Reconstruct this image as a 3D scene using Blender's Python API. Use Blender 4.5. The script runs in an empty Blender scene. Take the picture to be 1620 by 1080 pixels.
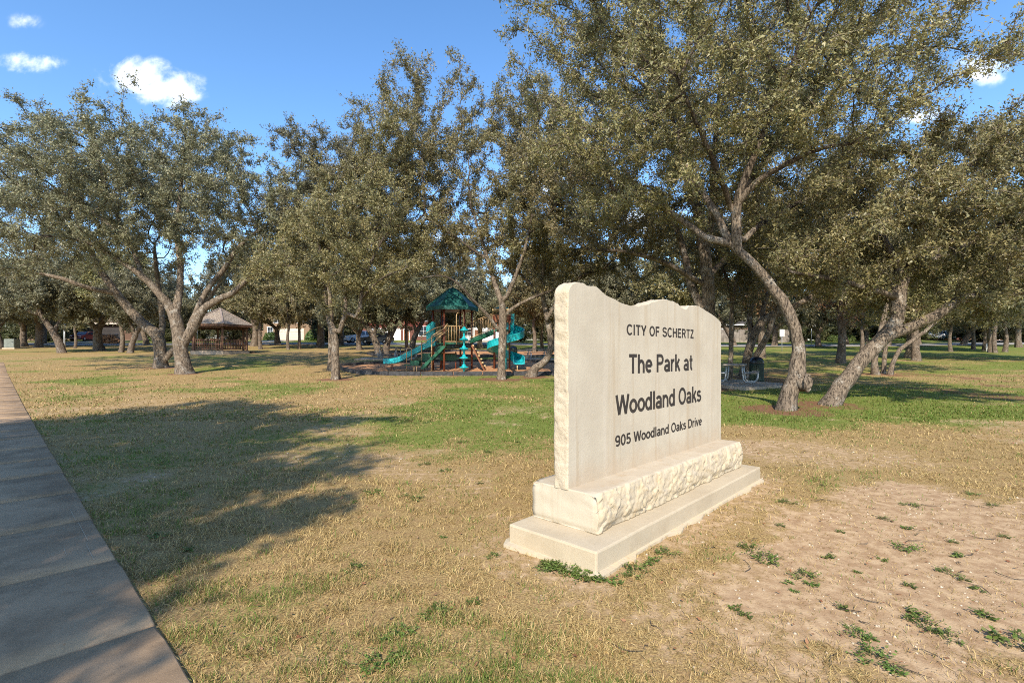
import bpy, bmesh, math, random
import numpy as np
from mathutils import Vector, Matrix

random.seed(7)
rng = np.random.default_rng(11)
sc = bpy.context.scene
C = sc.collection
R = math.radians

# ------------------------------------------------------------------ camera, sky, sun, exposure
F, HY, CX, CH = 781.0, 560.0, 810.0, 1.55        # focal length in photo pixels, horizon row, centre column, eye height
cam_d = bpy.data.cameras.new('camera')
cam = bpy.data.objects.new('camera', cam_d)
C.objects.link(cam)
cam.location = (0, 0, CH)
cam.rotation_euler = (R(90), 0, 0)
cam_d.sensor_width = 36
cam_d.lens = F / 1620 * 36
cam_d.shift_y = (HY - 540) / 1620
cam_d.clip_start = 0.05
cam_d.clip_end = 3000
sc.camera = cam

SUN_EL, SUN_AZ = R(38), math.atan2(-0.16, -1.0)      # azimuth of the sun measured from +Y towards +X: behind the camera, a little left
sun_dir = Vector((math.sin(SUN_AZ) * math.cos(SUN_EL), math.cos(SUN_AZ) * math.cos(SUN_EL), math.sin(SUN_EL)))
sl = bpy.data.lights.new('sun', 'SUN')
sl.energy = 3.7
sl.angle = R(0.53)
sl.color = (1.0, 0.905, 0.77)
so = bpy.data.objects.new('sun', sl)
C.objects.link(so)
so.rotation_euler = (-sun_dir).to_track_quat('-Z', 'Y').to_euler()

world = bpy.data.worlds.new('World')
sc.world = world
world.use_nodes = True
wn = world.node_tree
wn.nodes.clear()


def N(nt, typ, **kw):
    n = nt.nodes.new(typ)
    for k, v in kw.items():
        if k.startswith('i_'):
            n.inputs[int(k[2:])].default_value = v
        else:
            setattr(n, k, v)
    return n


def M(nt, op, a, b=None, c=None, clamp=False):
    n = nt.nodes.new('ShaderNodeMath')
    n.operation = op
    n.use_clamp = clamp
    for i, v in enumerate((a, b, c)):
        if v is None:
            continue
        if isinstance(v, (int, float)):
            n.inputs[i].default_value = v
        else:
            nt.links.new(v, n.inputs[i])
    return n.outputs[0]


def mix(nt, fac, a, b, mode='MIX'):
    n = nt.nodes.new('ShaderNodeMix')
    n.data_type = 'RGBA'
    n.blend_type = mode
    n.clamp_factor = True
    for i, v in ((0, fac), (6, a), (7, b)):
        if isinstance(v, (int, float)):
            n.inputs[i].default_value = v
        elif isinstance(v, tuple):
            n.inputs[i].default_value = (*v, 1.0)
        else:
            nt.links.new(v, n.inputs[i])
    return n.outputs[2]


def sstep(nt, v, a, b):
    n = nt.nodes.new('ShaderNodeMapRange')
    n.interpolation_type = 'SMOOTHSTEP'
    nt.links.new(v, n.inputs[0])
    n.inputs[1].default_value = a
    n.inputs[2].default_value = b
    return n.outputs[0]


def noise(nt, vec, scale, detail=3.0, rough=0.55, dist=0.0):
    n = nt.nodes.new('ShaderNodeTexNoise')
    n.inputs['Scale'].default_value = scale
    n.inputs['Detail'].default_value = detail
    n.inputs['Roughness'].default_value = rough
    n.inputs['Distortion'].default_value = dist
    if vec is not None:
        nt.links.new(vec, n.inputs['Vector'])
    return n.outputs[0]


sky = N(wn, 'ShaderNodeTexSky', sky_type='NISHITA', sun_disc=False, sun_elevation=SUN_EL, sun_rotation=SUN_AZ,
        altitude=200.0, air_density=1.0, dust_density=0.4, ozone_density=3.0)
tc = N(wn, 'ShaderNodeTexCoord')
sp = N(wn, 'ShaderNodeSeparateXYZ')
wn.links.new(tc.outputs['Generated'], sp.inputs[0])
yy = M(wn, 'MAXIMUM', sp.outputs[1], 0.02)
cu = M(wn, 'DIVIDE', sp.outputs[0], yy)
cv = M(wn, 'DIVIDE', sp.outputs[2], yy)
cmb = N(wn, 'ShaderNodeCombineXYZ')
wn.links.new(cu, cmb.inputs[0])
wn.links.new(cv, cmb.inputs[1])
nz1 = noise(wn, cmb.outputs[0], 13.0, 6.0, 0.58, 0.4)
nz2 = noise(wn, cmb.outputs[0], 55.0, 4.0, 0.6)
total = None
for (px, py, rx, ry, w) in ((48, 99, 50, 17, .95), (218, 122, 58, 30, 1.15), (262, 140, 62, 26, 1.1), (38, 34, 26, 12, .38), (1548, 110, 44, 26, 1.1),
                            (1462, 182, 40, 14, .9), (875, 285, 30, 26, .9), (640, 380, 190, 14, .4), (1010, 345, 70, 24, .9)):
    a = M(wn, 'DIVIDE', M(wn, 'SUBTRACT', cu, (px - CX) / F), rx / F)
    b = M(wn, 'DIVIDE', M(wn, 'SUBTRACT', cv, (HY - py) / F), ry / F)
    d = M(wn, 'SQRT', M(wn, 'ADD', M(wn, 'MULTIPLY', a, a), M(wn, 'MULTIPLY', b, b)))
    v = M(wn, 'MULTIPLY', M(wn, 'SUBTRACT', 1.25, d), w)
    total = v if total is None else M(wn, 'MAXIMUM', total, v)
shape = M(wn, 'ADD', total, M(wn, 'MULTIPLY', M(wn, 'SUBTRACT', nz1, 0.5), 3.3))
shape = M(wn, 'ADD', shape, M(wn, 'MULTIPLY', M(wn, 'SUBTRACT', nz2, 0.5), 0.9))
mask = M(wn, 'MULTIPLY', sstep(wn, shape, 0.0, 1.3), sstep(wn, total, -0.1, 0.35))
skyc = N(wn, 'ShaderNodeHueSaturation')
wn.links.new(sky.outputs[0], skyc.inputs['Color'])
skyc.inputs['Saturation'].default_value = 1.15
cloudc = mix(wn, nz1, (4.9, 5.2, 5.7), (6.3, 6.4, 6.6))
skm = mix(wn, M(wn, 'MULTIPLY', mask, 0.88), skyc.outputs[0], cloudc)
bg = N(wn, 'ShaderNodeBackground')
wn.links.new(skm, bg.inputs[0])
bg.inputs[1].default_value = 0.15
wo = N(wn, 'ShaderNodeOutputWorld')
wn.links.new(bg.outputs[0], wo.inputs[0])

sc.render.engine = 'CYCLES'
sc.cycles.pixel_filter_type = 'BLACKMAN_HARRIS'
sc.cycles.filter_width = 1.0
sc.cycles.use_denoising = False
sc.view_settings.view_transform = 'Standard'
sc.view_settings.look = 'None'
sc.view_settings.gamma = 1.0
sc.view_settings.use_curve_mapping = False
sc.view_settings.exposure = 0.98


# ------------------------------------------------------------------ helpers: noise, terrain, tagging, meshes
def smooth(a, b, x):
    t = np.clip((np.asarray(x, float) - a) / (b - a), 0, 1)
    return t * t * (3 - 2 * t)


def hash2(ix, iy, s):
    h = (ix.astype(np.int64) * 374761393 + iy.astype(np.int64) * 668265263 + s * 974634777) & 0x7fffffff
    h = ((h ^ (h >> 13)) * 1274126177) & 0x7fffffff
    h = (h ^ (h >> 16)) & 0x7fffffff
    return (h % 100003) / 100003.0


def vnoise(x, y, s=0):
    x = np.asarray(x, float); y = np.asarray(y, float)
    ix = np.floor(x); iy = np.floor(y)
    fx = x - ix; fy = y - iy
    fx = fx * fx * (3 - 2 * fx); fy = fy * fy * (3 - 2 * fy)
    a = hash2(ix, iy, s); b = hash2(ix + 1, iy, s); c = hash2(ix, iy + 1, s); d = hash2(ix + 1, iy + 1, s)
    return (a * (1 - fx) + b * fx) * (1 - fy) + (c * (1 - fx) + d * fx) * fy


def fbm(x, y, s=0, o=4, r=0.5):
    t = 0; amp = 1; tot = 0
    for k in range(o):
        t = t + amp * vnoise(x * 2 ** k, y * 2 ** k, s + k * 17)
        tot += amp; amp *= r
    return t / tot


PR_D = [-60, 8, 11, 14, 20, 23, 27, 32, 40, 48, 55, 65, 95, 112, 300, 900]
PR_Z = [0, 0, .03, .09, .26, .36, .5, .8, 1.22, 1.62, 2.0, 2.55, 4.25, 4.6, 5.2, 5.5]


def terr(x, y):
    x = np.asarray(x, float); y = np.asarray(y, float)
    z = np.interp(y, PR_D, PR_Z)
    z = z + (fbm(x * .35, y * .35, 5, 3) - .5) * .06 * smooth(4.5, 9, np.hypot(x - .6, y - 4.5) * 1.0)
    return z


def tz(x, y):
    return float(terr(x, y))


def gp(px, D):
    x = (px - CX) / F * D
    return Vector((x, D, tz(x, D)))


def tag(o, label=None, cat=None, group=None, kind=None):
    if label: o['label'] = label
    if cat: o['category'] = cat
    if group: o['group'] = group
    if kind: o['kind'] = kind
    return o


def empty(name, loc=(0, 0, 0), rz=0.0, label=None, cat=None, group=None, kind=None):
    o = bpy.data.objects.new(name, None)
    o.empty_display_size = 0.2
    C.objects.link(o)
    o.location = loc
    o.rotation_euler = (0, 0, rz)
    return tag(o, label, cat, group, kind)


def link(name, me, parent=None, loc=None):
    o = bpy.data.objects.new(name, me)
    C.objects.link(o)
    if parent is not None: o.parent = parent
    if loc is not None: o.location = loc
    return o


def copy_tree(o, parent=None):
    kids = [c for c in o.children]
    c = o.copy()
    C.objects.link(c)
    c.parent = parent
    for k in kids:
        copy_tree(k, c)
    return c


def np_mesh(name, verts, quads=None, tris=None, mats=(), mat_q=None, mat_t=None, smooth_shade=False):
    me = bpy.data.meshes.new(name)
    verts = np.asarray(verts, np.float32).reshape(-1, 3)
    nq = 0 if quads is None else len(quads)
    nt = 0 if tris is None else len(tris)
    me.vertices.add(len(verts))
    me.vertices.foreach_set('co', verts.ravel())
    lv = []
    if nq: lv.append(np.asarray(quads, np.int32).ravel())
    if nt: lv.append(np.asarray(tris, np.int32).ravel())
    lv = np.concatenate(lv)
    me.loops.add(len(lv))
    me.loops.foreach_set('vertex_index', lv)
    me.polygons.add(nq + nt)
    starts = np.concatenate([np.arange(nq) * 4, nq * 4 + np.arange(nt) * 3]).astype(np.int32)
    me.polygons.foreach_set('loop_start', starts)
    for m in mats: me.materials.append(m)
    mi = np.zeros(nq + nt, np.int32)
    if mat_q is not None: mi[:nq] = mat_q
    if mat_t is not None: mi[nq:] = mat_t
    me.polygons.foreach_set('material_index', mi)
    if smooth_shade:
        me.polygons.foreach_set('use_smooth', np.ones(nq + nt, bool))
    me.update(calc_edges=True)
    return me


class MB:
    """collects boxes, tubes, prisms and lathes and links them as ONE mesh object"""

    def __init__(s):
        s.bm = bmesh.new()

    def box(s, c, size, rz=0.0, rot=None, bev=0.0):
        m = Matrix.Translation(Vector(c)) @ ((rot.to_4x4() if rot is not None else Matrix.Rotation(rz, 4, 'Z'))) @ Matrix.Diagonal((*size, 1))
        r = bmesh.ops.create_cube(s.bm, size=1.0, matrix=m)
        if bev > 0:
            es = set(e for v in r['verts'] for e in v.link_edges)
            bmesh.ops.bevel(s.bm, geom=list(es), offset=bev, segments=2, affect='EDGES', profile=0.5)
        return s

    def bar(s, p, q, w, h):
        p = Vector(p); q = Vector(q)
        d = q - p
        rot = d.to_track_quat('X', 'Z').to_matrix()
        return s.box((p + q) / 2, (d.length, w, h), rot=rot)

    def tube(s, pts, r, k=8, cap=True):
        pts = [Vector(p) for p in pts]
        rs = r if isinstance(r, (list, tuple)) else [r] * len(pts)
        rings = []
        u = None
        for i, p in enumerate(pts):
            d = (pts[min(i + 1, len(pts) - 1)] - pts[max(i - 1, 0)]).normalized()
            if u is None:
                u = d.orthogonal().normalized()
            u = (u - d * d.dot(u)).normalized()
            v = d.cross(u)
            rings.append([s.bm.verts.new(p + (u * math.cos(a) + v * math.sin(a)) * rs[i]) for a in [2 * math.pi * j / k for j in range(k)]])
        for a, b in zip(rings, rings[1:]):
            for j in range(k):
                f = s.bm.faces.new((a[j], a[(j + 1) % k], b[(j + 1) % k], b[j]))
                f.smooth = True
        if cap:
            s.bm.faces.new(rings[0][::-1]); s.bm.faces.new(rings[-1])
        return s

    def lathe(s, prof, c=(0, 0, 0), k=16):
        c = Vector(c)
        rings = [[s.bm.verts.new(c + Vector((r * math.cos(2 * math.pi * j / k), r * math.sin(2 * math.pi * j / k), z))) for j in range(k)] for r, z in prof]
        for a, b in zip(rings, rings[1:]):
            for j in range(k):
                f = s.bm.faces.new((a[j], a[(j + 1) % k], b[(j + 1) % k], b[j]))
                f.smooth = True
        s.bm.faces.new(rings[0][::-1]); s.bm.faces.new(rings[-1])
        return s

    def poly(s, pts):
        s.bm.faces.new([s.bm.verts.new(Vector(p)) for p in pts])
        return s

    def prism(s, pts, off):
        off = Vector(off)
        a = [s.bm.verts.new(Vector(p)) for p in pts]
        b = [s.bm.verts.new(Vector(p) + off) for p in pts]
        n = len(a)
        s.bm.faces.new(a); s.bm.faces.new(b[::-1])
        for i in range(n):
            s.bm.faces.new((a[i], b[i], b[(i + 1) % n], a[(i + 1) % n]))
        return s

    def mesh(s, name, mat):
        bmesh.ops.recalc_face_normals(s.bm, faces=s.bm.faces[:])
        me = bpy.data.meshes.new(name)
        s.bm.to_mesh(me)
        s.bm.free()
        me.materials.append(mat)
        return me

    def build(s, name, mat, parent=None, loc=None):
        return link(name, s.mesh(name, mat), parent, loc)


# ------------------------------------------------------------------ materials
def new_mat(name):
    m = bpy.data.materials.new(name)
    m.use_nodes = True
    nt = m.node_tree
    return m, nt, nt.nodes['Principled BSDF']


def col(nt, b, c):
    if isinstance(c, tuple): b.inputs['Base Color'].default_value = (*c, 1)
    else: nt.links.new(c, b.inputs['Base Color'])


def bump(nt, b, h, strength=0.4, dist=0.02):
    n = nt.nodes.new('ShaderNodeBump')
    n.inputs['Strength'].default_value = strength
    n.inputs['Distance'].default_value = dist
    nt.links.new(h, n.inputs['Height'])
    nt.links.new(n.outputs[0], b.inputs['Normal'])


def objco(nt, scale=(1, 1, 1)):
    t = nt.nodes.new('ShaderNodeTexCoord')
    mp = nt.nodes.new('ShaderNodeMapping')
    nt.links.new(t.outputs['Object'], mp.inputs[0])
    mp.inputs['Scale'].default_value = scale
    return mp.outputs[0]


def simple(name, c, rough=0.6, var=0.18, scale=6.0, metal=0.0, spec=0.4, bmp=0.0, sc3=(1, 1, 1)):
    m, nt, b = new_mat(name)
    v = objco(nt, sc3)
    n = noise(nt, v, scale, 5.0, 0.6)
    c2 = tuple(max(0, x * (1 - var * 1.6)) for x in c)
    c3 = tuple(min(1, x * (1 + var)) for x in c)
    col(nt, b, mix(nt, sstep(nt, n, 0.3, 0.7), c2, c3))
    b.inputs['Roughness'].default_value = rough
    b.inputs['Metallic'].default_value = metal
    b.inputs['Specular IOR Level'].default_value = spec
    if bmp: bump(nt, b, n, bmp, 0.01)
    return m


def bark_mat(name, dark, light, lich):
    m, nt, b = new_mat(name)
    v = objco(nt, (1, 1, .22))
    n1 = noise(nt, v, 26.0, 6.0, 0.65, 0.8)
    n1b = noise(nt, objco(nt, (1, 1, .12)), 60.0, 4.0, 0.7, 0.3)
    h = M(nt, 'ADD', M(nt, 'MULTIPLY', n1, .75), M(nt, 'MULTIPLY', n1b, .35))
    c1 = mix(nt, sstep(nt, h, 0.43, .66), dark, light)
    n2 = noise(nt, objco(nt), 3.5, 4.0, 0.6)
    n3 = noise(nt, objco(nt), 30.0, 3.0, 0.6)
    lm = M(nt, 'MULTIPLY', sstep(nt, n2, 0.5, 0.68), sstep(nt, n3, 0.42, 0.6))
    col(nt, b, mix(nt, M(nt, 'MULTIPLY', lm, .75), c1, lich))
    b.inputs['Roughness'].default_value = 0.9
    b.inputs['Specular IOR Level'].default_value = 0.15
    bump(nt, b, h, 1.0, 0.035)
    return m


def leaf_mat(name, cols, trans=0.25, rough=0.46, spec=0.42):
    m, nt, b = new_mat(name)
    at = N(nt, 'ShaderNodeAttribute', attribute_name='rnd')
    cr = nt.nodes.new('ShaderNodeValToRGB')
    e = cr.color_ramp
    e.interpolation = 'CONSTANT' if len(cols) > 5 else 'LINEAR'
    for i, (p, c) in enumerate(cols):
        el = e.elements[i] if i < 2 else e.elements.new(p)
        el.position = p
        el.color = (*c, 1)
    nt.links.new(at.outputs['Fac'], cr.inputs[0])
    oi = nt.nodes.new('ShaderNodeObjectInfo')
    hs = nt.nodes.new('ShaderNodeHueSaturation')
    nt.links.new(cr.outputs[0], hs.inputs['Color'])
    nt.links.new(M(nt, 'ADD', M(nt, 'MULTIPLY', oi.outputs['Random'], .03), .485), hs.inputs['Hue'])
    nt.links.new(M(nt, 'ADD', M(nt, 'MULTIPLY', oi.outputs['Random'], .3), .85), hs.inputs['Value'])
    col(nt, b, hs.outputs[0])
    b.inputs['Roughness'].default_value = rough
    b.inputs['Specular IOR Level'].default_value = spec
    if trans > 0:
        tr = nt.nodes.new('ShaderNodeBsdfTranslucent')
        nt.links.new(hs.outputs[0], tr.inputs[0])
        ms = nt.nodes.new('ShaderNodeMixShader')
        ms.inputs[0].default_value = trans
        nt.links.new(b.outputs[0], ms.inputs[1])
        nt.links.new(tr.outputs[0], ms.inputs[2])
        nt.links.new(ms.outputs[0], nt.nodes['Material Output'].inputs[0])
    return m


bark = bark_mat('oak_bark', (.036, .027, .020), (.255, .20, .145), (.45, .42, .36))
bark_shade = bark_mat('shade_toned_limb_bark', (.022, .017, .013), (.115, .088, .064), (.24, .22, .19))  # crown shade painted into the bark colour of thin limbs
bark_far = bark_mat('muted_bark', (.045, .034, .025), (.22, .17, .125), (.30, .28, .24))  # lower-contrast bark for the copied trees and fallen twigs
twig_m = simple('twig_bark', (.25, .205, .155), .9, .35, 4.0, spec=.1)
OAK = [(0.0, (.115, .122, .052)), (.25, (.165, .163, .070)), (.5, (.228, .206, .090)), (.74, (.325, .265, .112)), (.88, (.10, .112, .045))]
leaf_oak = leaf_mat('oak_leaf', OAK)
leaf_cool = leaf_mat('grey_green_leaf', [(0.0, (.105, .112, .062)), (.3, (.150, .150, .085)), (.6, (.205, .195, .112)), (.85, (.28, .25, .145))])
leaf_dark = leaf_mat('dark_green_leaf', [(0.0, (.045, .056, .022)), (.4, (.075, .085, .032)), (.7, (.115, .112, .042)), (1.0, (.17, .145, .055))], .18)
leaf_rust = leaf_mat('rusty_leaf', [(0.0, (.16, .085, .045)), (.4, (.22, .12, .06)), (.7, (.17, .12, .06)), (1.0, (.28, .15, .08))])
leaf_weed = leaf_mat('weed_leaf', [(0.0, (.06, .10, .018)), (.4, (.105, .165, .03)), (.8, (.165, .215, .05)), (1.0, (.22, .20, .08))], .2, .5, .3)
leaf_shrub = leaf_mat('shrub_leaf', [(0.0, (.05, .09, .02)), (.5, (.08, .13, .03)), (1.0, (.12, .16, .04))], .15)
grass_m = leaf_mat('grass_blade', [(0.0, (.57, .42, .195)), (.34, (.38, .26, .11)), (.55, (.205, .145, .055)), (.78, (.150, .180, .042)), (1.0, (.11, .190, .026))], .25, .6, .2)

stone_m, nt, b = new_mat('limestone')
v = objco(nt)
n1 = noise(nt, v, 2.2, 5.0, .6)
nst = noise(nt, objco(nt, (9, 9, .35)), 1.0, 4.0, .6)
nf = noise(nt, v, 60.0, 4.0, .65)
c1 = mix(nt, sstep(nt, n1, .3, .72), (.435, .380, .290), (.495, .440, .340))
c1 = mix(nt, M(nt, 'MULTIPLY', sstep(nt, nst, .50, .70), .55), c1, (.375, .290, .185))
c1 = mix(nt, M(nt, 'MULTIPLY', sstep(nt, noise(nt, objco(nt, (7, 7, .3)), 1.7, 3.0), .55, .72), .35), c1, (.52, .46, .375))
spz = nt.nodes.new('ShaderNodeSeparateXYZ'); nt.links.new(v, spz.inputs[0])
low = M(nt, 'MULTIPLY', M(nt, 'SUBTRACT', 1.0, sstep(nt, M(nt, 'ADD', spz.outputs[2], M(nt, 'MULTIPLY', noise(nt, v, 5.0, 4.0), .35)), .62, .90)), .45)
c1 = mix(nt, M(nt, 'MULTIPLY', low, sstep(nt, spz.outputs[2], .472, .482)), c1, (.40, .285, .18))
c1 = mix(nt, M(nt, 'MULTIPLY', sstep(nt, nf, .5, .8), .16), c1, (.42, .34, .24))
col(nt, b, c1)
b.inputs['Roughness'].default_value = .9
b.inputs['Specular IOR Level'].default_value = .2
pit = sstep(nt, noise(nt, v, 24.0, 3.0, .7), .66, .76)
c1 = mix(nt, M(nt, 'MULTIPLY', pit, .35), c1, (.55, .49, .40))
col(nt, b, c1)
bump(nt, b, M(nt, 'ADD', nf, M(nt, 'MULTIPLY', noise(nt, v, 11.0, 4.0, .6), 1.2)), .30, .006)

split_m, nt, b = new_mat('split_limestone')
v = objco(nt)
n1 = noise(nt, v, 5.0, 5.0, .6)
n2 = noise(nt, v, 38.0, 5.0, .68)
c1 = mix(nt, sstep(nt, n1, .3, .7), (.475, .405, .295), (.525, .455, .345))
c1 = mix(nt, M(nt, 'MULTIPLY', sstep(nt, n2, .5, .72), .30), c1, (.37, .28, .175))
col(nt, b, c1)
b.inputs['Roughness'].default_value = .92
b.inputs['Specular IOR Level'].default_value = .15
bump(nt, b, n2, .7, .015)

rock_m, nt, b = new_mat('rough_cut_limestone')
v = objco(nt)
n1 = noise(nt, v, 7.0, 6.0, .65, .6)
n2 = noise(nt, v, 32.0, 5.0, .65)
c1 = mix(nt, sstep(nt, n1, .32, .7), (.47, .40, .295), (.53, .435, .285))
c1 = mix(nt, M(nt, 'MULTIPLY', sstep(nt, noise(nt, v, 4.0, 5.0, .7, 1.0), .55, .74), .6), c1, (.45, .31, .15))
c1 = mix(nt, M(nt, 'MULTIPLY', sstep(nt, n2, .52, .75), .3), c1, (.40, .32, .22))
col(nt, b, c1)
b.inputs['Roughness'].default_value = .92
b.inputs['Specular IOR Level'].default_value = .15
bump(nt, b, n2, .45, .012)


def concrete_mat(name, base, dark, blot=.5, sc_=1.0):
    m, nt, b = new_mat(name)
    t = nt.nodes.new('ShaderNodeNewGeometry')
    v = t.outputs['Position']
    n1 = noise(nt, v, 1.1 * sc_, 6.0, .65, .4)
    n2 = noise(nt, v, 9.0 * sc_, 5.0, .7)
    n3 = noise(nt, v, 160.0, 3.0, .7)
    c = mix(nt, M(nt, 'MULTIPLY', sstep(nt, n1, .38, .66), blot), base, dark)
    c = mix(nt, M(nt, 'MULTIPLY', sstep(nt, n2, .5, .72), .4), c, dark)
    c = mix(nt, M(nt, 'MULTIPLY', sstep(nt, n3, .58, .72), .55), c, tuple(min(.8, x * 1.5) for x in base))
    c = mix(nt, M(nt, 'MULTIPLY', M(nt, 'SUBTRACT', 1.0, sstep(nt, n3, .30, .42)), .55), c, tuple(x * .45 for x in dark))
    col(nt, b, c)
    b.inputs['Roughness'].default_value = .88
    b.inputs['Specular IOR Level'].default_value = .25
    bump(nt, b, M(nt, 'ADD', n3, n2), .3, .004)
    return m


walk_m = concrete_mat('weathered_walk_concrete', (.465, .315, .185), (.225, .148, .084), .8)
conc_m = concrete_mat('pale_concrete', (.47, .395, .28), (.37, .30, .20), .5, 2.0)
slab_m = concrete_mat('picnic_concrete', (.42, .34, .255), (.29, .225, .16), .6)
road_m = concrete_mat('grey_road', (.30, .29, .27), (.22, .21, .2), .5)
paint_black = simple('letter_paint', (.034, .026, .020), .7, .2)
wood_brown = simple('brown_timber', (.135, .068, .038), .75, .3, 5.0, sc3=(1, 1, .3), bmp=.1)
wood_fence = simple('fence_timber', (.24, .165, .105), .85, .3, 4.0)
wood_grey = simple('grey_timber', (.25, .23, .20), .85, .25, 4.0)
log_m = simple('cut_log', (.32, .18, .10), .85, .35, 5.0)
shingle_m = simple('brown_shingle', (.27, .22, .17), .95, .35, 9.0, spec=.1)
roof_dark = simple('dark_shingle', (.085, .075, .07), .95, .3, 3.0, spec=.1)
roof_brown = simple('tan_shingle', (.16, .11, .08), .95, .3, 3.0, spec=.1)
roof_grey = simple('grey_shingle', (.23, .23, .24), .95, .25, 3.0, spec=.1)
teal_pl = simple('teal_plastic', (.010, .37, .41), .32, .12, 3.0, spec=.5)
teal_roof = simple('dark_teal_roof', (.008, .105, .09), .62, .2, 3.0, spec=.5)
green_pl = simple('green_plastic', (.012, .10, .055), .4, .15, 3.0)
brown_metal = simple('brown_steel', (.16, .045, .022), .4, .15, 4.0, spec=.5)
brown_pl = simple('brown_plastic', (.20, .075, .03), .5, .15, 4.0)
tan_metal = simple('tan_steel', (.50, .33, .17), .4, .12, 4.0, spec=.5)
tan_pl = simple('tan_plastic', (.52, .38, .19), .5, .12, 4.0)
black_tim = simple('black_border_timber', (.045, .045, .048), .7, .35, 6.0)
galv = simple('galvanised_steel', (.42, .44, .45), .4, .12, 8.0, metal=.25)
plank_grey = simple('weathered_plank', (.27, .24, .21), .8, .25, 5.0)
can_green = simple('dark_green_slat', (.018, .035, .022), .6, .25, 5.0)
can_black = simple('black_lid', (.015, .015, .016), .3, .15, 4.0, spec=.5)
util_m = simple('grey_green_box', (.17, .19, .16), .6, .12, 4.0)
white_m = simple('white_paint', (.76, .75, .71), .55, .08, 3.0)
cream_m = simple('cream_paint', (.60, .53, .42), .6, .08, 3.0)
blue_m = simple('blue_sign_paint', (.03, .13, .40), .5, .08)
red_side = simple('dark_red_siding', (.22, .045, .032), .7, .18, 2.0)
brick_tan = simple('tan_brick', (.25, .165, .10), .9, .22, 9.0)
brick_brown = simple('brown_brick', (.13, .075, .05), .9, .25, 9.0)
brick_red = simple('red_brick', (.17, .07, .05), .9, .25, 9.0)
dark_open = simple('dark_garage_door', (.035, .03, .028), .6, .2)
glass_m = simple('window_glass', (.03, .04, .05), .06, .1, spec=.8)
car_red = simple('red_car_paint', (.22, .012, .018), .25, .05, 2.0, spec=.6)
car_white = simple('white_car_paint', (.72, .73, .74), .28, .05, 2.0, spec=.6)
car_black = simple('black_car_paint', (.014, .014, .017), .22, .05, 2.0, spec=.6)
car_silver = simple('silver_car_paint', (.50, .53, .57), .25, .05, 2.0, metal=.5, spec=.6)
tyre_m = simple('tyre_rubber', (.018, .018, .018), .85, .2)
rim_m = simple('alloy_rim', (.40, .41, .42), .3, .1, metal=.8)
lamp_m = simple('lamp_glass', (.70, .70, .66), .12, .05, spec=.8)
lamp_red = simple('tail_lamp', (.35, .015, .012), .15, .05, spec=.8)
pebble_m = simple('limestone_pebble', (.50, .41, .30), .9, .3, 30.0)
drylf_m = leaf_mat('fallen_leaf', [(0.0, (.20, .085, .04)), (.5, (.30, .15, .07)), (1.0, (.36, .24, .13))], .1, .6, .3)

# ground: three fields stored on the sheet (green grass, bare dirt, mulch) tinted by procedural noise
ground_m, nt, b = new_mat('park_lawn')
geo = nt.nodes.new('ShaderNodeNewGeometry')
v = geo.outputs['Position']
ag = N(nt, 'ShaderNodeAttribute', attribute_name='green').outputs['Fac']
ab = N(nt, 'ShaderNodeAttribute', attribute_name='bare').outputs['Fac']
am = N(nt, 'ShaderNodeAttribute', attribute_name='mulch').outputs['Fac']
ao = N(nt, 'ShaderNodeAttribute', attribute_name='chips').outputs['Fac']
n0 = noise(nt, v, 1.3, 5.0, .62)
n1 = noise(nt, v, 9.0, 5.0, .65)
n2 = noise(nt, v, 70.0, 4.0, .7)
n3 = noise(nt, v, 260.0, 3.0, .7)
straw = mix(nt, sstep(nt, n2, .36, .66), (.180, .114, .048), (.500, .360, .155))
straw = mix(nt, M(nt, 'MULTIPLY', sstep(nt, n1, .42, .68), .6), straw, (.285, .175, .088))
grn = mix(nt, sstep(nt, n2, .36, .66), (.075, .105, .018), (.205, .260, .050))
gm = sstep(nt, M(nt, 'ADD', M(nt, 'ADD', ag, M(nt, 'MULTIPLY', M(nt, 'SUBTRACT', n1, .5), 1.5)), M(nt, 'MULTIPLY', M(nt, 'SUBTRACT', n2, .5), .9)), .34, .72)
c = mix(nt, M(nt, 'MULTIPLY', gm, .9), straw, grn)
dirt = mix(nt, sstep(nt, n1, .35, .68), (.320, .205, .115), (.500, .358, .212))
dirt = mix(nt, M(nt, 'MULTIPLY', sstep(nt, n2, .48, .7), .55), dirt, (.30, .195, .11))
dirt = mix(nt, M(nt, 'MULTIPLY', sstep(nt, n3, .60, .72), .7), dirt, (.60, .49, .36))
bm_ = sstep(nt, M(nt, 'ADD', ab, M(nt, 'MULTIPLY', M(nt, 'SUBTRACT', n1, .5), 1.3)), .36, .86)
c = mix(nt, bm_, c, dirt)
mul = mix(nt, sstep(nt, n2, .38, .66), (.115, .05, .03), (.30, .155, .095))
mm = sstep(nt, M(nt, 'ADD', am, M(nt, 'MULTIPLY', M(nt, 'SUBTRACT', n1, .5), 1.0)), .36, .62)
c = mix(nt, M(nt, 'MULTIPLY', mm, .9), c, mul)
chp = mix(nt, sstep(nt, n2, .36, .66), (.18, .085, .038), (.40, .22, .105))
c = mix(nt, sstep(nt, ao, .45, .55), c, chp)
col(nt, b, c)
b.inputs['Roughness'].default_value = .95
b.inputs['Specular IOR Level'].default_value = .1
bump(nt, b, M(nt, 'MULTIPLY', M(nt, 'ADD', n2, M(nt, 'MULTIPLY', n1, .35)), M(nt, 'SUBTRACT', 1.0, M(nt, 'MULTIPLY', bm_, .55))), .55, .02)

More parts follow.
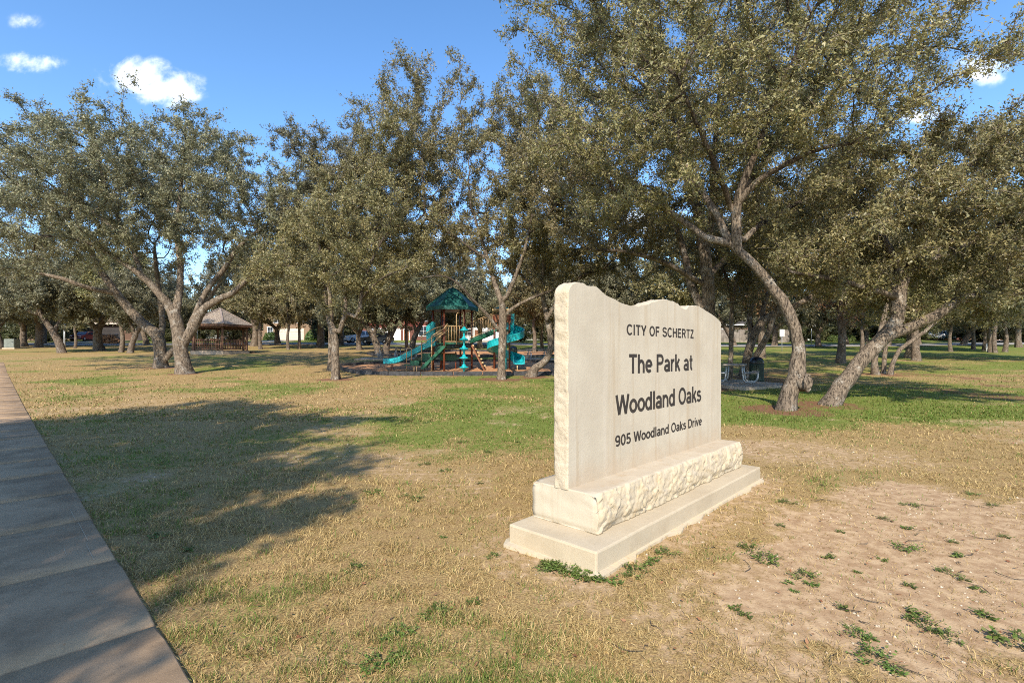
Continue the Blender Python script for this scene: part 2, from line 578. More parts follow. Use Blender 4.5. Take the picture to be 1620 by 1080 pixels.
# ------------------------------------------------------------------ ground fields
TH = R(43.3)
SD = np.array([math.sin(TH), math.cos(TH)])            # along the sign
SN = np.array([-math.cos(TH), math.sin(TH)])           # towards its back
SB = np.array([0.588, 3.438])
PLAY = [(-11.2, 30.6), (-8.4, 26.6), (-6.4, 25.6), (-3.0, 25.2), (0.0, 25.4), (2.4, 25.7), (4.2, 27.0), (4.6, 30.0), (3.2, 34.0), (0.0, 35.5), (-4.5, 35.3), (-8.5, 34.0)]
PLAY2 = [(-13.5, 46.0), (-12.0, 43.2), (-8.0, 41.8), (-3.0, 41.2), (2.0, 41.4), (5.5, 43.0), (6.5, 47.0), (3.0, 51.0), (-5.0, 52.0), (-11.0, 50.0)]
MULCH_AT = []                                           # tree bases, filled from the tree table below


def inside(poly, x, y):
    r = np.zeros(np.shape(x), bool)
    n = len(poly)
    for i in range(n):
        x0, y0 = poly[i]; x1, y1 = poly[(i + 1) % n]
        c = ((y0 > y) != (y1 > y)) & (x < (x1 - x0) * (y - y0) / (y1 - y0 + 1e-12) + x0)
        r ^= c
    return r


def f_bare(x, y):
    n = fbm(x * .55, y * .55, 21, 4)
    n2_ = fbm(x * 2.4, y * 2.4, 25, 3)
    # worn patch to the right of the sign, stretching away along it
    u = (x - 3.6) * SD[0] + (y - 4.1) * SD[1]
    w = (x - 3.6) * SD[1] - (y - 4.1) * SD[0]
    e = 1.0 - np.sqrt((u / 2.5) ** 2 + (w / 1.5) ** 2)
    p = smooth(-.25, .55, e + (n - .5) * 1.5 + (n2_ - .5) * .7)
    e2 = 1.0 - np.sqrt(((x - 4.9) / 3.2) ** 2 + ((y - 7.6) / 1.5) ** 2)
    p = np.maximum(p, .62 * smooth(-.2, .5, e2 + (n - .5) * 1.3))
    # a thinner worn strip round the slab
    s_ = (x - SB[0]) * SD[0] + (y - SB[1]) * SD[1]
    t_ = (x - SB[0]) * SN[0] + (y - SB[1]) * SN[1]
    dx = np.maximum(np.maximum(-s_, s_ - 3.58), 0); dy = np.maximum(np.maximum(-t_, t_ - .85), 0)
    p = np.maximum(p, .62 * smooth(.9, .1, np.hypot(dx, dy) + (n - .5) * .7))
    # scattered worn spots on the near lawn
    p = np.maximum(p, .55 * smooth(.56, .70, n) * smooth(26, 12, y))
    p = np.maximum(p, .75 * smooth(.55, .66, fbm(x * .3 + 3, y * .5, 61, 3)) * smooth(6.0, 8.0, y) * smooth(13, 10, y) * smooth(-1.0, -4.0, x))
    return np.clip(p + (n2_ - .5) * .35 * (p > .03), 0, 1)


def f_green(x, y):
    n = fbm(x * .5 + 9, y * .5, 31, 4)
    n2_ = fbm(x * 1.9, y * 1.9, 35, 3)
    n3_ = fbm(x * .12, y * .22, 39, 3)
    g = .07 + .19 * smooth(5.5, 9, y)
    g = g + .50 * smooth(8.3, 10.8, y - .12 * x + (n - .5) * 2.0) * smooth(-6.0, 0.5, x + (n - .5) * 3)       # the greener belt behind the sign
    g = g + .20 * smooth(3.5, 6.0, x) * smooth(9.0, 11.5, y) * smooth(19, 15, y)
    g = g + .30 * smooth(15, 20, y) * smooth(26, 21, y) * smooth(-5, -11, x) * smooth(.40, .60, n)             # by the big oak
    g = g + .34 * smooth(1.6, .2, (x + 1.0567 * y - .942) / 1.455) * smooth(9, 5, y)                             # lush edge along the walk
    g = g + .22 * smooth(24, 30, y) * smooth(.42, .58, n3_)
    g = g - .34 * smooth(15.5, 20, y + (n - .5) * 5) * smooth(60, 45, y) * smooth(-2, 3, x) * smooth(.36, .52, n3_ + .3 * (n - .5) + .08)
    g = g + (.45 * smooth(75, 84, y) * smooth(140, 120, y))                                                      # watered lawns of the houses
    return np.clip(g + (n - .5) * 1.0 + (n2_ - .5) * .45, 0, 1)


def f_mulch(x, y):
    r = np.zeros(np.shape(x))
    for (mx, my, mr) in MULCH_AT:
        d = np.hypot(x - mx, (y - my))
        r = np.maximum(r, smooth(mr * 1.25, mr * .35, d) * .70)
    r = r * np.clip(.35 + 1.3 * fbm(x * 1.1, y * 1.1, 53, 3), 0, 1.1)
    n = fbm(x * .45, y * .45, 51, 4)
    r = np.maximum(r, .55 * smooth(.5, .64, n) * smooth(10.5, 13.5, y) * smooth(40, 24, y) * smooth(1.0, 4.0, x))
    return r


def f_chips(x, y):
    return (inside(PLAY, x, y) | inside(PLAY2, x, y)).astype(float)


# ------------------------------------------------------------------ tree table: (pixel column, distance, mulch radius)
for px, D, r in ((1243, 13.0, 1.6), (1312, 14.0, 1.4), (793, 23.2, 1.7), (839, 24.6, 1.5), (531, 23.0, 1.3), (292, 26.5, 1.3), (255, 30.5, 1.4),
                 (1392, 26.0, 1.8), (1177, 24.0, 1.2), (1118, 19.0, 1.5), (98, 48.0, 1.5), (158, 54.0, 1.5)):
    p = gp(px, D)
    MULCH_AT.append((p.x, p.y, r))


def build_ground():
    nu, nv = 310, 330
    u = np.linspace(-1, 1, nu)
    a = 5.2
    X = 330 * np.sinh(a * u) / math.sinh(a)
    w = np.linspace(0, 1, nv)
    Yp = 1.6 + 760 * (np.exp(5.9 * w) - 1) / (math.exp(5.9) - 1)
    Yn = np.array([-60, -40, -26, -16, -9, -5, -2.5, -.6, .6])
    Y = np.concatenate([Yn, Yp])
    XX, YY = np.meshgrid(X, Y)
    # spread the columns with distance so that near rows stay fine
    sc_ = np.clip(.16 + YY / 55.0, .16, 1.0)
    sc_[YY < 1] = 1.0
    edge = np.abs(u)[None, :] ** 6
    XX = XX * (sc_ * (1 - edge) + edge)
    ZZ = terr(XX, YY)
    ny = len(Y)
    idx = np.arange(ny * nu).reshape(ny, nu)
    q = np.stack([idx[:-1, :-1], idx[:-1, 1:], idx[1:, 1:], idx[1:, :-1]], -1).reshape(-1, 4)
    me = np_mesh('ground', np.stack([XX, YY, ZZ], -1), quads=q, mats=[ground_m], smooth_shade=True)
    x, y = XX.ravel(), YY.ravel()
    for nm, fn in (('green', f_green), ('bare', f_bare), ('mulch', f_mulch), ('chips', f_chips)):
        at = me.attributes.new(nm, 'FLOAT', 'POINT')
        at.data.foreach_set('value', fn(x, y).astype(np.float32))
    return tag(link('ground', me), kind='structure')


build_ground()

# wood chip beds as their own sheets so that their edges are crisp
def bed(poly, name, top=.035):
    pts = []
    n = len(poly)
    for i in range(n):
        p = np.array(poly[i]); q = np.array(poly[(i + 1) % n])
        k = max(2, int(np.linalg.norm(q - p) / .6))
        for j in range(k):
            pts.append(p + (q - p) * j / k)
    c = np.mean(pts, 0)
    rings = []
    K = 14
    V = []; Q = []
    m = len(pts)
    for k in range(K + 1):
        f = 1 - k / K * .999
        for p in pts:
            r_ = c + (p - c) * f
            V.append((r_[0], r_[1], tz(r_[0], r_[1]) + top + .05 * (vnoise(r_[0] * 1.3, r_[1] * 1.3, 3) - .3) * (k > 0)))
    for k in range(K):
        for i in range(m):
            Q.append((k * m + i, k * m + (i + 1) % m, (k + 1) * m + (i + 1) % m, (k + 1) * m + i))
    return tag(link(name, np_mesh(name, V, quads=Q, mats=[chips_m], smooth_shade=True)), kind='structure')


chips_m, nt, b = new_mat('wood_chips')
v = objco(nt)
n1 = noise(nt, v, 14.0, 5.0, .7)
n2 = noise(nt, v, 2.0, 4.0, .6)
c = mix(nt, sstep(nt, n1, .33, .66), (.24, .105, .045), (.58, .31, .14))
c = mix(nt, M(nt, 'MULTIPLY', sstep(nt, n2, .45, .65), .5), c, (.36, .18, .09))
col(nt, b, c)
b.inputs['Roughness'].default_value = .95
bump(nt, b, n1, .9, .04)
bed(PLAY, 'wood_chip_ground')
bed(PLAY2, 'wood_chip_ground')


def border(poly, label, start=0, stop=None):
    root = empty('playground_border', (0, 0, 0), 0, label, 'border')
    n = len(poly)
    h = .26
    segs = []
    for i in range(n):
        p = Vector(poly[i]); q = Vector(poly[(i + 1) % n])
        L = (q - p).length
        k = max(1, round(L / 1.7))
        for j in range(k):
            segs.append((p + (q - p) * (j / k), p + (q - p) * ((j + 1) / k)))
    for (p, q) in segs:
        d = (q - p).normalized()
        a = p + d * .02; e = q - d * .02
        m = MB()
        A = Vector((a.x, a.y, tz(a.x, a.y) + h / 2 - .05)); E_ = Vector((e.x, e.y, tz(e.x, e.y) + h / 2 - .05))
        m.bar(A, E_, .11, h)
        o = m.build('border_timber', black_tim, root)
    return root


border(PLAY, 'black timber border round the wood chips under the play structure')
border(PLAY2, 'dark low border round the farther wood chip bed behind the play structure')

# ------------------------------------------------------------------ sidewalk of separate slabs
W0 = np.array([-1.52, 2.33])
WD = np.array([-.7263, .6874])
WP = np.array([-.6874, -.7263])
# nearest pixel edge: right edge of the walk passes W0 along WD
walk = empty('sidewalk', (0, 0, 0), kind='structure')
joint0 = -.62
SLABL = 1.30


def slab_piece(s0, s1, w=1.55):
    k = 7
    V = []; Q = []
    top = .03
    nl = max(2, k)
    for i in range(nl):
        s = s0 + (s1 - s0) * i / (nl - 1)
        for j, (t, dz) in enumerate(((0.0, -.22), (0.0, -.012), (.012, 0), (w - .012, 0), (w, -.012), (w, -.22))):
            wob = (fbm(np.array(s * 3.0), np.array(1.0), 71, 2) - .5) * .02 if j < 3 else 0
            x, y = W0 + WD * s + WP * (t + wob)
            endz = -.010 if (i in (0, nl - 1) and dz == 0) else 0
            xc, yc = W0 + WD * s + WP * .75
            V.append((x, y, tz(xc, yc) * .5 + tz(x, y) * .5 + top + dz + endz))
    for i in range(nl - 1):
        for j in range(5):
            a = i * 6 + j
            Q.append((a, a + 6, a + 7, a + 1))
    Q += [(0, 1, 2, 3), (0, 3, 4, 5)]
    e = (nl - 1) * 6
    Q += [(e + 3, e + 2, e + 1, e), (e + 5, e + 4, e + 3, e)]
    return np_mesh('slab', V, quads=Q, mats=[walk_m])


s = joint0 - 3 * SLABL
for i in range(40):
    g = .010 if i % 4 else .014
    link('slab', slab_piece(s + g, s + SLABL - g), walk)
    s += SLABL
# pale scratch lines left on the walk along its edge
scr = MB()
for (s0, s1, t) in ((2.05, 2.5, .12), (2.55, 3.2, .10), (3.3, 3.75, .11), (2.3, 2.5, .25)):
    pts = []
    for k in range(2):
        s_ = s0 + (s1 - s0) * k
        for tt in ((t, t + .0035) if k == 0 else (t + .0035, t)):
            x, y = W0 + WD * s_ + WP * tt
            xc, yc = W0 + WD * s_ + WP * .75
            pts.append((x, y, tz(xc, yc) * .5 + tz(x, y) * .5 + .0325))
    scr.poly(pts)
scr.build('paint_mark', conc_m, walk)

# ------------------------------------------------------------------ road and kerb far behind the park, driveways
def ribbon(name, pts, w, dz, mat, kind='structure', parent=None):
    V = []; Q = []
    P = []
    for a, b_ in zip(pts, pts[1:]):
        a = np.array(a, float); b_ = np.array(b_, float)
        k = max(1, int(np.linalg.norm(b_ - a) / 2.5))
        for j in range(k): P.append(a + (b_ - a) * j / k)
    P.append(np.array(pts[-1], float))
    P = np.array(P)
    T = np.gradient(P, axis=0)
    T /= np.linalg.norm(T, axis=1)[:, None]
    Nn = np.stack([-T[:, 1], T[:, 0]], 1)
    K = 5
    for i in range(len(P)):
        for j in range(K):
            o = P[i] + Nn[i] * (w * (j / (K - 1) - .5))
            V.append((o[0], o[1], tz(*o) + dz))
    for i in range(len(P) - 1):
        for j in range(K - 1):
            a = i * K + j
            Q.append((a, a + K, a + K + 1, a + 1))
    o = link(name, np_mesh(name, V, quads=Q, mats=[mat]), parent)
    return tag(o, kind=kind)


ROADP = [(-160, 84), (-90, 74), (-60, 72), (-30, 74), (0, 73), (18, 70), (30, 67), (48, 68), (70, 74), (120, 92)]
ribbon('road', ROADP, 8.0, .05, road_m)
ribbon('kerb', [(x, y - 4.15) for x, y in ROADP], .3, .14, conc_m)
ribbon('kerb', [(x, y + 4.15) for x, y in ROADP], .3, .14, conc_m)
for x, y0, y1, w in ((-42.5, 77.5, 95.5, 6), (-24.5, 77.5, 93.5, 6.5), (-72, 77.5, 92, 6), (-6.5, 74, 92, 6), (88, 82, 100, 6)):
    ribbon('driveway', [(x, y0), (x, y1)], w, .07, conc_m)

# ------------------------------------------------------------------ the stone sign
sign = empty('park_sign', (SB[0], SB[1], 0), math.atan2(SD[1], SD[0]), 'carved limestone park sign with wavy top on a concrete base beside the worn lawn', 'sign')
# local axes: x along the sign (away from the camera), y towards its back, z up
SL, SW, SHB = 3.58, .845, .172
PS0, PS1, PT0, PT1, PH = .262, 3.44, .183, .815, .475
TS0, TS1, TT0, TT1 = .262, 3.475, .437, .588


def n3(x, y, z, s=0):
    return (vnoise(x + z * .37, y + z * .61, s) + vnoise(y - z * .53 + 7, z + x * .29, s + 3) + vnoise(z + 3, x + y * .31, s + 5)) / 3


def sign_base():
    m = MB()
    m.box((SL / 2, SW / 2, SHB / 2 - .06), (SL, SW, SHB + .12), bev=.014)
    bmesh.ops.subdivide_edges(m.bm, edges=[e for e in m.bm.edges if e.calc_length() > .3], cuts=24, use_grid_fill=True)
    for v_ in m.bm.verts:
        k = (n3(v_.co.x * 5, v_.co.y * 5, v_.co.z * 5, 2) - .5)
        v_.co += Vector((k * .012 * (0.3 if 0 < v_.co.x < SL else 1), k * .012, k * .006))
    m.build('concrete_base', conc_m, sign)
    # crumbly lip of spilled concrete round the foot
    k = 150
    top = MB()
    ring_o = []; ring_i = []
    per = [(0, 0), (SL, 0), (SL, SW), (0, SW)]
    P = []
    for i in range(4):
        a = Vector(per[i]); e = Vector(per[(i + 1) % 4])
        n_ = int((e - a).length / .035)
        nrm = Vector(((e - a).y, -(e - a).x)).normalized()
        for j in range(n_):
            P.append((a + (e - a) * j / n_, nrm))
    for (p, nn) in P:
        o = .022 + .075 * max(0, fbm(np.array(p.x * 5.0), np.array(p.y * 5.0), 81, 3) - .34) * 1.6
        ring_i.append(top.bm.verts.new((p.x - nn.x * .02, p.y - nn.y * .02, .030)))
        ring_o.append(top.bm.verts.new((p.x + nn.x * o, p.y + nn.y * o, .022)))
    low_ = [top.bm.verts.new((v_.co.x, v_.co.y, -.05)) for v_ in ring_o]
    n_ = len(P)
    for i in range(n_):
        j = (i + 1) % n_
        top.bm.faces.new((ring_i[i], ring_i[j], ring_o[j], ring_o[i]))
        top.bm.faces.new((ring_o[i], ring_o[j], low_[j], low_[i]))
    top.build('footing', rock_m, sign)


def sign_plinth():
    h = PH - SHB
    L = PS1 - PS0; Wd = PT1 - PT0
    nx, ny, nz = 254, 16, 25
    rs = np.random.default_rng(5)
    sx = rs.uniform(-.1, L + .1, 900) ; sz = rs.uniform(-.05, h + .05, 900)
    sg = rs.uniform(-1, 1, (900, 2)) * np.array([.35, .45]); sh = rs.uniform(-.010, .012, 900)
    lx = rs.uniform(-.1, L + .1, 70); lz = rs.uniform(0, h, 70); lg = rs.uniform(-1, 1, (70, 2)) * .12; lh = rs.uniform(-.014, .016, 70)

    def rock(x, z):
        x = x + (vnoise(x * 22, z * 22, 4) - .5) * .03
        z = z + (vnoise(x * 22, z * 22, 8) - .5) * .03
        d = (x[:, None] - sx) ** 2 + ((z[:, None] - sz) * 1.5) ** 2
        i = d.argmin(1)
        a = sh[i] + sg[i, 0] * (x - sx[i]) + sg[i, 1] * (z - sz[i])
        d = (x[:, None] - lx) ** 2 + (z[:, None] - lz) ** 2
        i = d.argmin(1)
        bb = lh[i] + lg[i, 0] * (x - lx[i]) + lg[i, 1] * (z - lz[i])
        return .42 * np.clip(a, -.02, .02) + .6 * np.clip(bb, -.025, .025) + (n3(x * 40, z * 40, x * 13, 44) - .5) * .010 + .016 * (fbm(x * 4 + z * 3, z * 9, 47, 4) - .5)
    ids = {}
    V = []; Q = []

    def vid(i, j, k):
        key = (i, j, k)
        if key not in ids:
            ids[key] = len(V)
            V.append((i / nx * L, j / ny * Wd, k / nz * h))
        return ids[key]
    for i in range(nx):
        for k in range(nz):
            Q.append((vid(i, 0, k), vid(i + 1, 0, k), vid(i + 1, 0, k + 1), vid(i, 0, k + 1)))
            Q.append((vid(i, ny, k), vid(i, ny, k + 1), vid(i + 1, ny, k + 1), vid(i + 1, ny, k)))
        for j in range(ny):
            Q.append((vid(i, j, nz), vid(i + 1, j, nz), vid(i + 1, j + 1, nz), vid(i, j + 1, nz)))
            Q.append((vid(i, j, 0), vid(i, j + 1, 0), vid(i + 1, j + 1, 0), vid(i + 1, j, 0)))
    for j in range(ny):
        for k in range(nz):
            Q.append((vid(0, j, k), vid(0, j, k + 1), vid(0, j + 1, k + 1), vid(0, j + 1, k)))
            Q.append((vid(nx, j, k), vid(nx, j + 1, k), vid(nx, j + 1, k + 1), vid(nx, j, k + 1)))
    V = np.array(V)
    front = V[:, 1] < 1e-6
    back = V[:, 1] > Wd - 1e-6
    x, z = V[:, 0].copy(), V[:, 2].copy()
    edge = smooth(0, .035, h - z) * smooth(0, .05, x) * smooth(0, .05, L - x)
    rk = rock(x[front], z[front])
    tooth = (fbm(x * 9, x * 0 + 2, 91, 3) - .5) * .05
    V[front, 1] += -(rk + .006) * (.35 + .65 * edge[front]) + np.abs(tooth[front]) * (1 - edge[front]) * (z[front] > h * .5) - .02 * smooth(.0, .12, z[front]) * smooth(h, .16, z[front])
    # the foot of the rough face wanders in and out
    foot = front & (z < .05)
    V[foot, 1] += .03 * (fbm(x[foot] * 6, x[foot] * 0, 95, 3) - .3)
    V[back, 1] += rock(x[back] * .97 + .3, z[back]) * edge[back]
    en = (n3(V[:, 0] * 14, V[:, 1] * 14, V[:, 2] * 14, 6) - .5)
    left = x < 1e-6; right = x > L - 1e-6
    V[left, 0] += en[left] * .016 + .012 * smooth(.05, 0, z[left]) + .018 * smooth(.07, 0, h - z[left]) * smooth(.2, 0, np.minimum(V[left, 1], Wd - V[left, 1]))
    V[right, 0] += en[right] * .03
    topv = z > h - 1e-6
    V[topv, 2] += en[topv] * .006 - .02 * smooth(.1, .0, x[topv]) * smooth(.1, 0, Wd - V[topv, 1])
    # knocked-off corners
    V[:, 2] -= (z > h * .6) * .03 * smooth(.10, 0, x) * smooth(.10, 0, V[:, 1])
    V[:, 0] += PS0; V[:, 1] += PT0; V[:, 2] += SHB + .002
    ff = front[np.array(Q)].all(1) | back[np.array(Q)].all(1)
    me = np_mesh('plinth', V, quads=Q, mats=[stone_m, rock_m], mat_q=ff.astype(np.int32))
    return link('plinth', me, sign)


PROF = [(0.262, 2.035), (0.28, 2.075), (0.312, 2.112), (0.383, 2.134), (0.474, 2.133), (0.524, 2.119), (0.663, 2.125), (0.708, 2.107), (0.782, 2.069), (0.934, 2.04), (1.033, 2.019),
        (1.22, 2.003), (1.374, 2.005), (1.535, 2.037), (1.655, 2.067), (1.793, 2.097), (1.909, 2.113), (2.126, 2.111), (2.24, 2.094), (2.327, 2.056),
        (2.432, 2.047), (2.54, 2.09), (2.798, 2.108), (3.003, 2.067), (3.22, 2.03), (3.475, 1.955)]


def sign_slab():
    out = [(TS0, PH), ]
    z = PH
    while z < PROF[0][1] - .03:
        z += .018
        out.append((TS0, z))
    for (a, b_), (c_, d_) in zip(PROF, PROF[1:]):
        n_ = max(1, int(math.hypot(c_ - a, d_ - b_) / .028))
        for k in range(n_): out.append((a + (c_ - a) * k / n_, b_ + (d_ - b_) * k / n_))
    out.append(PROF[-1])
    z = PROF[-1][1]
    while z > PH + .04:
        z -= .018
        out.append((TS1, z))
    out.append((TS1, PH))
    out = np.array(out)
    n_ = len(out)
    K = 11
    V = []; Q = []
    d = np.gradient(out, axis=0)
    nn = np.stack([-d[:, 1], d[:, 0]], 1)
    nn /= np.linalg.norm(nn, axis=1)[:, None] + 1e-9
    for i in range(n_):
        x, z = out[i]
        bot = z < PH + .01
        for k in range(K):
            f = k / (K - 1)
            y = TT0 + (TT1 - TT0) * f
            am = .015 if 0 < k < K - 1 else .009
            a = (n3(x * 26, f * 4.2 + 2, z * 26, 12) - .5) * 2 * am + (n3(x * 8, f * 1.5, z * 8, 14) - .5) * .018 * (0 < k < K - 1)
            if 0 < k < K - 1: a += .004
            ed = 0.0
            if k == K - 1: ed = -.012 * vnoise(np.array(x * 9.0), np.array(z * 9.0), 15)
            V.append((x + nn[i, 0] * a, y + float(ed), (z + nn[i, 1] * a) if not bot else PH - .006))
    for i in range(n_ - 1):
        for k in range(K - 1):
            a = i * K + k
            Q.append((a, a + 1, a + K + 1, a + K))
    me = np_mesh('slab', V, quads=Q, mats=[stone_m, split_m], mat_q=np.ones(len(Q), np.int32))
    bm = bmesh.new()
    bm.from_mesh(me)
    bm.verts.ensure_lookup_table()
    f1 = bm.faces.new([bm.verts[i * K] for i in range(n_)])
    f2 = bm.faces.new([bm.verts[i * K + K - 1] for i in range(n_)][::-1])
    bmesh.ops.recalc_face_normals(bm, faces=bm.faces[:])
    bmesh.ops.triangulate(bm, faces=[f1, f2])
    bm.to_mesh(me)
    bm.free()
    o = link('stone_panel', me, sign)
    return o


sign_base()
sign_plinth()
panel = sign_slab()


def arc(cx, cy, rx, ry, a0, a1, n=14):
    return [(cx + rx * math.cos(R(a0 + (a1 - a0) * k / n)), cy + ry * math.sin(R(a0 + (a1 - a0) * k / n))) for k in range(n + 1)]


XH = .72
BOWL = [(.12, .92), (.40, .92)] + arc(.40, .70, .21, .22, 90, -90, 10) + [(.12, .48)]
ARCH = [(.11, .36)] + arc(.31, .385, .20, .255, 175, 0, 10) + [(.51, 0)]
GLYPH = {   # stroke lettering: advance and centre lines, capitals one unit high
    ' ': (.30, []),
    'I': (.27, [[(.135, 0), (.135, 1)]]),
    'T': (.66, [[(.33, 0), (.33, .9)], [(.02, .92), (.64, .92)]]),
    'Y': (.72, [[(.36, 0), (.36, .44)], [(.07, 1), (.36, .40)], [(.65, 1), (.36, .40)]]),
    'O': (.82, [arc(.41, .5, .32, .435, 90, 450, 28)]),
    'C': (.78, [arc(.41, .5, .32, .435, 40, 320, 24)]),
    'F': (.64, [[(.12, 0), (.12, 1)], [(.12, .92), (.60, .92)], [(.12, .50), (.54, .50)]]),
    'E': (.68, [[(.12, 0), (.12, 1)], [(.12, .92), (.62, .92)], [(.12, .51), (.57, .51)], [(.12, .08), (.63, .08)]]),
    'S': (.72, [arc(.36, .72, .265, .205, 15, 270, 16) + arc(.36, .295, .285, .22, 90, -168, 18)[1:]]),
    'H': (.77, [[(.12, 0), (.12, 1)], [(.65, 0), (.65, 1)], [(.12, .52), (.65, .52)]]),
    'R': (.75, [[(.12, 0), (.12, 1)], BOWL, [(.40, .48), (.64, 0)]]),
    'P': (.70, [[(.12, 0), (.12, 1)], BOWL]),
    'Z': (.67, [[(.05, .92), (.61, .92)], [(.56, .90), (.10, .10)], [(.03, .08), (.63, .08)]]),
    'D': (.78, [[(.12, 0), (.12, 1)], [(.12, .92), (.36, .92)] + arc(.36, .5, .31, .42, 90, -90, 14) + [(.12, .08)]]),
    'W': (1.0, [[(.06, 1), (.26, .02)], [(.26, .02), (.50, .98)], [(.50, .98), (.74, .02)], [(.74, .02), (.94, 1)]]),
    'h': (.62, [[(.11, 0), (.11, 1)], ARCH]),
    'n': (.62, [[(.11, 0), (.11, XH)], ARCH]),
    'e': (.60, [[(.09, .375), (.53, .375)], arc(.31, .36, .23, .285, 0, 312, 20)]),
    'a': (.60, [[(.49, 0), (.49, .46)], arc(.29, .46, .20, .185, 0, 155, 10), arc(.27, .21, .19, .14, 0, 360, 16), [(.27, .35), (.49, .38)]]),
    'r': (.41, [[(.11, 0), (.11, XH)], arc(.36, .37, .25, .275, 178, 82, 8)]),
    'k': (.56, [[(.11, 0), (.11, 1)], [(.13, .26), (.46, XH)], [(.25, .40), (.50, 0)]]),
    't': (.39, [[(.19, .93), (.19, .21)] + arc(.31, .21, .12, .13, 180, 285, 6), [(.03, .645), (.37, .645)]]),
    'o': (.62, [arc(.31, .36, .235, .285, 90, 450, 24)]),
    'd': (.63, [arc(.29, .36, .215, .285, 90, 450, 22), [(.51, 0), (.51, 1)]]),
    'l': (.24, [[(.12, 0), (.12, 1)]]),
    'i': (.24, [[(.12, 0), (.12, XH)], [(.12, .86), (.12, 1)]]),
    'v': (.54, [[(.06, XH), (.27, .02)], [(.48, XH), (.27, .02)]]),
    's': (.54, [arc(.27, .515, .175, .13, 20, 270, 12) + arc(.27, .225, .19, .16, 90, -165, 14)[1:]]),
    '0': (.64, [arc(.32, .5, .225, .435, 90, 450, 24)]),
    '9': (.64, [arc(.31, .68, .22, .25, 0, 360, 20), [(.53, .70), (.53, .42)] + arc(.31, .36, .22, .285, 5, -140, 12)]),
    '5': (.64, [[(.54, .92), (.17, .92), (.135, .46)], arc(.30, .315, .235, .245, 140, -150, 18)]),
}


def ribbon2(pts, w):
    P = np.array([p for i, p in enumerate(pts) if i == 0 or math.hypot(p[0] - pts[i - 1][0], p[1] - pts[i - 1][1]) > 1e-5], float)
    closed = np.linalg.norm(P[0] - P[-1]) < 1e-6
    T = np.diff(P, axis=0)
    T /= np.linalg.norm(T, axis=1)[:, None] + 1e-12
    if closed:
        T0 = np.concatenate([T[-1:], T]); T1 = np.concatenate([T, T[:1]])
    else:
        T0 = np.concatenate([T[:1], T]); T1 = np.concatenate([T, T[-1:]])
    n0 = np.stack([-T0[:, 1], T0[:, 0]], 1); n1 = np.stack([-T1[:, 1], T1[:, 0]], 1)
    m_ = n0 + n1
    m_ /= np.linalg.norm(m_, axis=1)[:, None] + 1e-12
    m_ /= np.maximum(np.sum(m_ * n1, 1), .5)[:, None]
    return P + m_ * w / 2, P - m_ * w / 2


def carve_line(text, x0, x1, z0, z1, wt=.165, gap=.0):
    adv = sum(GLYPH[c_][0] + gap for c_ in text) - gap
    kx = (x1 - x0) / adv; kz = z1 - z0
    x = 0.0
    for c_ in text:
        a, strokes = GLYPH[c_]
        if strokes:
            V = []; F_ = []
            for si, st in enumerate(strokes):
                A, B = ribbon2(st, wt)
                b0 = len(V)
                y = TT0 - .0012 - .00025 * si
                for p, q in zip(A, B):
                    V.append((x0 + (x + p[0]) * kx, y, z0 + p[1] * kz)); V.append((x0 + (x + q[0]) * kx, y, z0 + q[1] * kz))
                F_ += [(b0 + 2 * i, b0 + 2 * i + 1, b0 + 2 * i + 3, b0 + 2 * i + 2) for i in range(len(A) - 1)]
            ml = bpy.data.meshes.new('letter')
            ml.from_pydata(V, [], F_)
            ml.materials.append(paint_black)
            link('letter', ml, panel)
        x += a + gap


carve_line('CITY OF SCHERTZ', 1.155, 2.645, 1.729, 1.829, .185, .07)
carve_line('The Park at', 1.195, 2.615, 1.366, 1.550, .172, .03)
carve_line('Woodland Oaks', .965, 2.855, .996, 1.180, .172, .02)
carve_line('905 Woodland Oaks Drive', .955, 2.872, .716, .816, .18, .03)


# ------------------------------------------------------------------ trees
def catmull(P, step):
    P = [np.array(p, float) for p in P]
    if len(P) < 3:
        a, b_ = P[0], P[-1]
        n_ = max(1, int(np.linalg.norm((b_ - a)[:3]) / step))
        return [a + (b_ - a) * k / n_ for k in range(n_ + 1)]
    E_ = [2 * P[0] - P[1]] + P + [2 * P[-1] - P[-2]]
    out = []
    for i in range(1, len(E_) - 2):
        p0, p1, p2, p3 = E_[i - 1:i + 3]
        n_ = max(1, int(np.linalg.norm((p2 - p1)[:3]) / step))
        for k in range(n_):
            t = k / n_
            out.append(.5 * ((2 * p1) + (-p0 + p2) * t + (2 * p0 - 5 * p1 + 4 * p2 - p3) * t * t + (-p0 + 3 * p1 - 3 * p2 + p3) * t ** 3))
    out.append(P[-1])
    return out


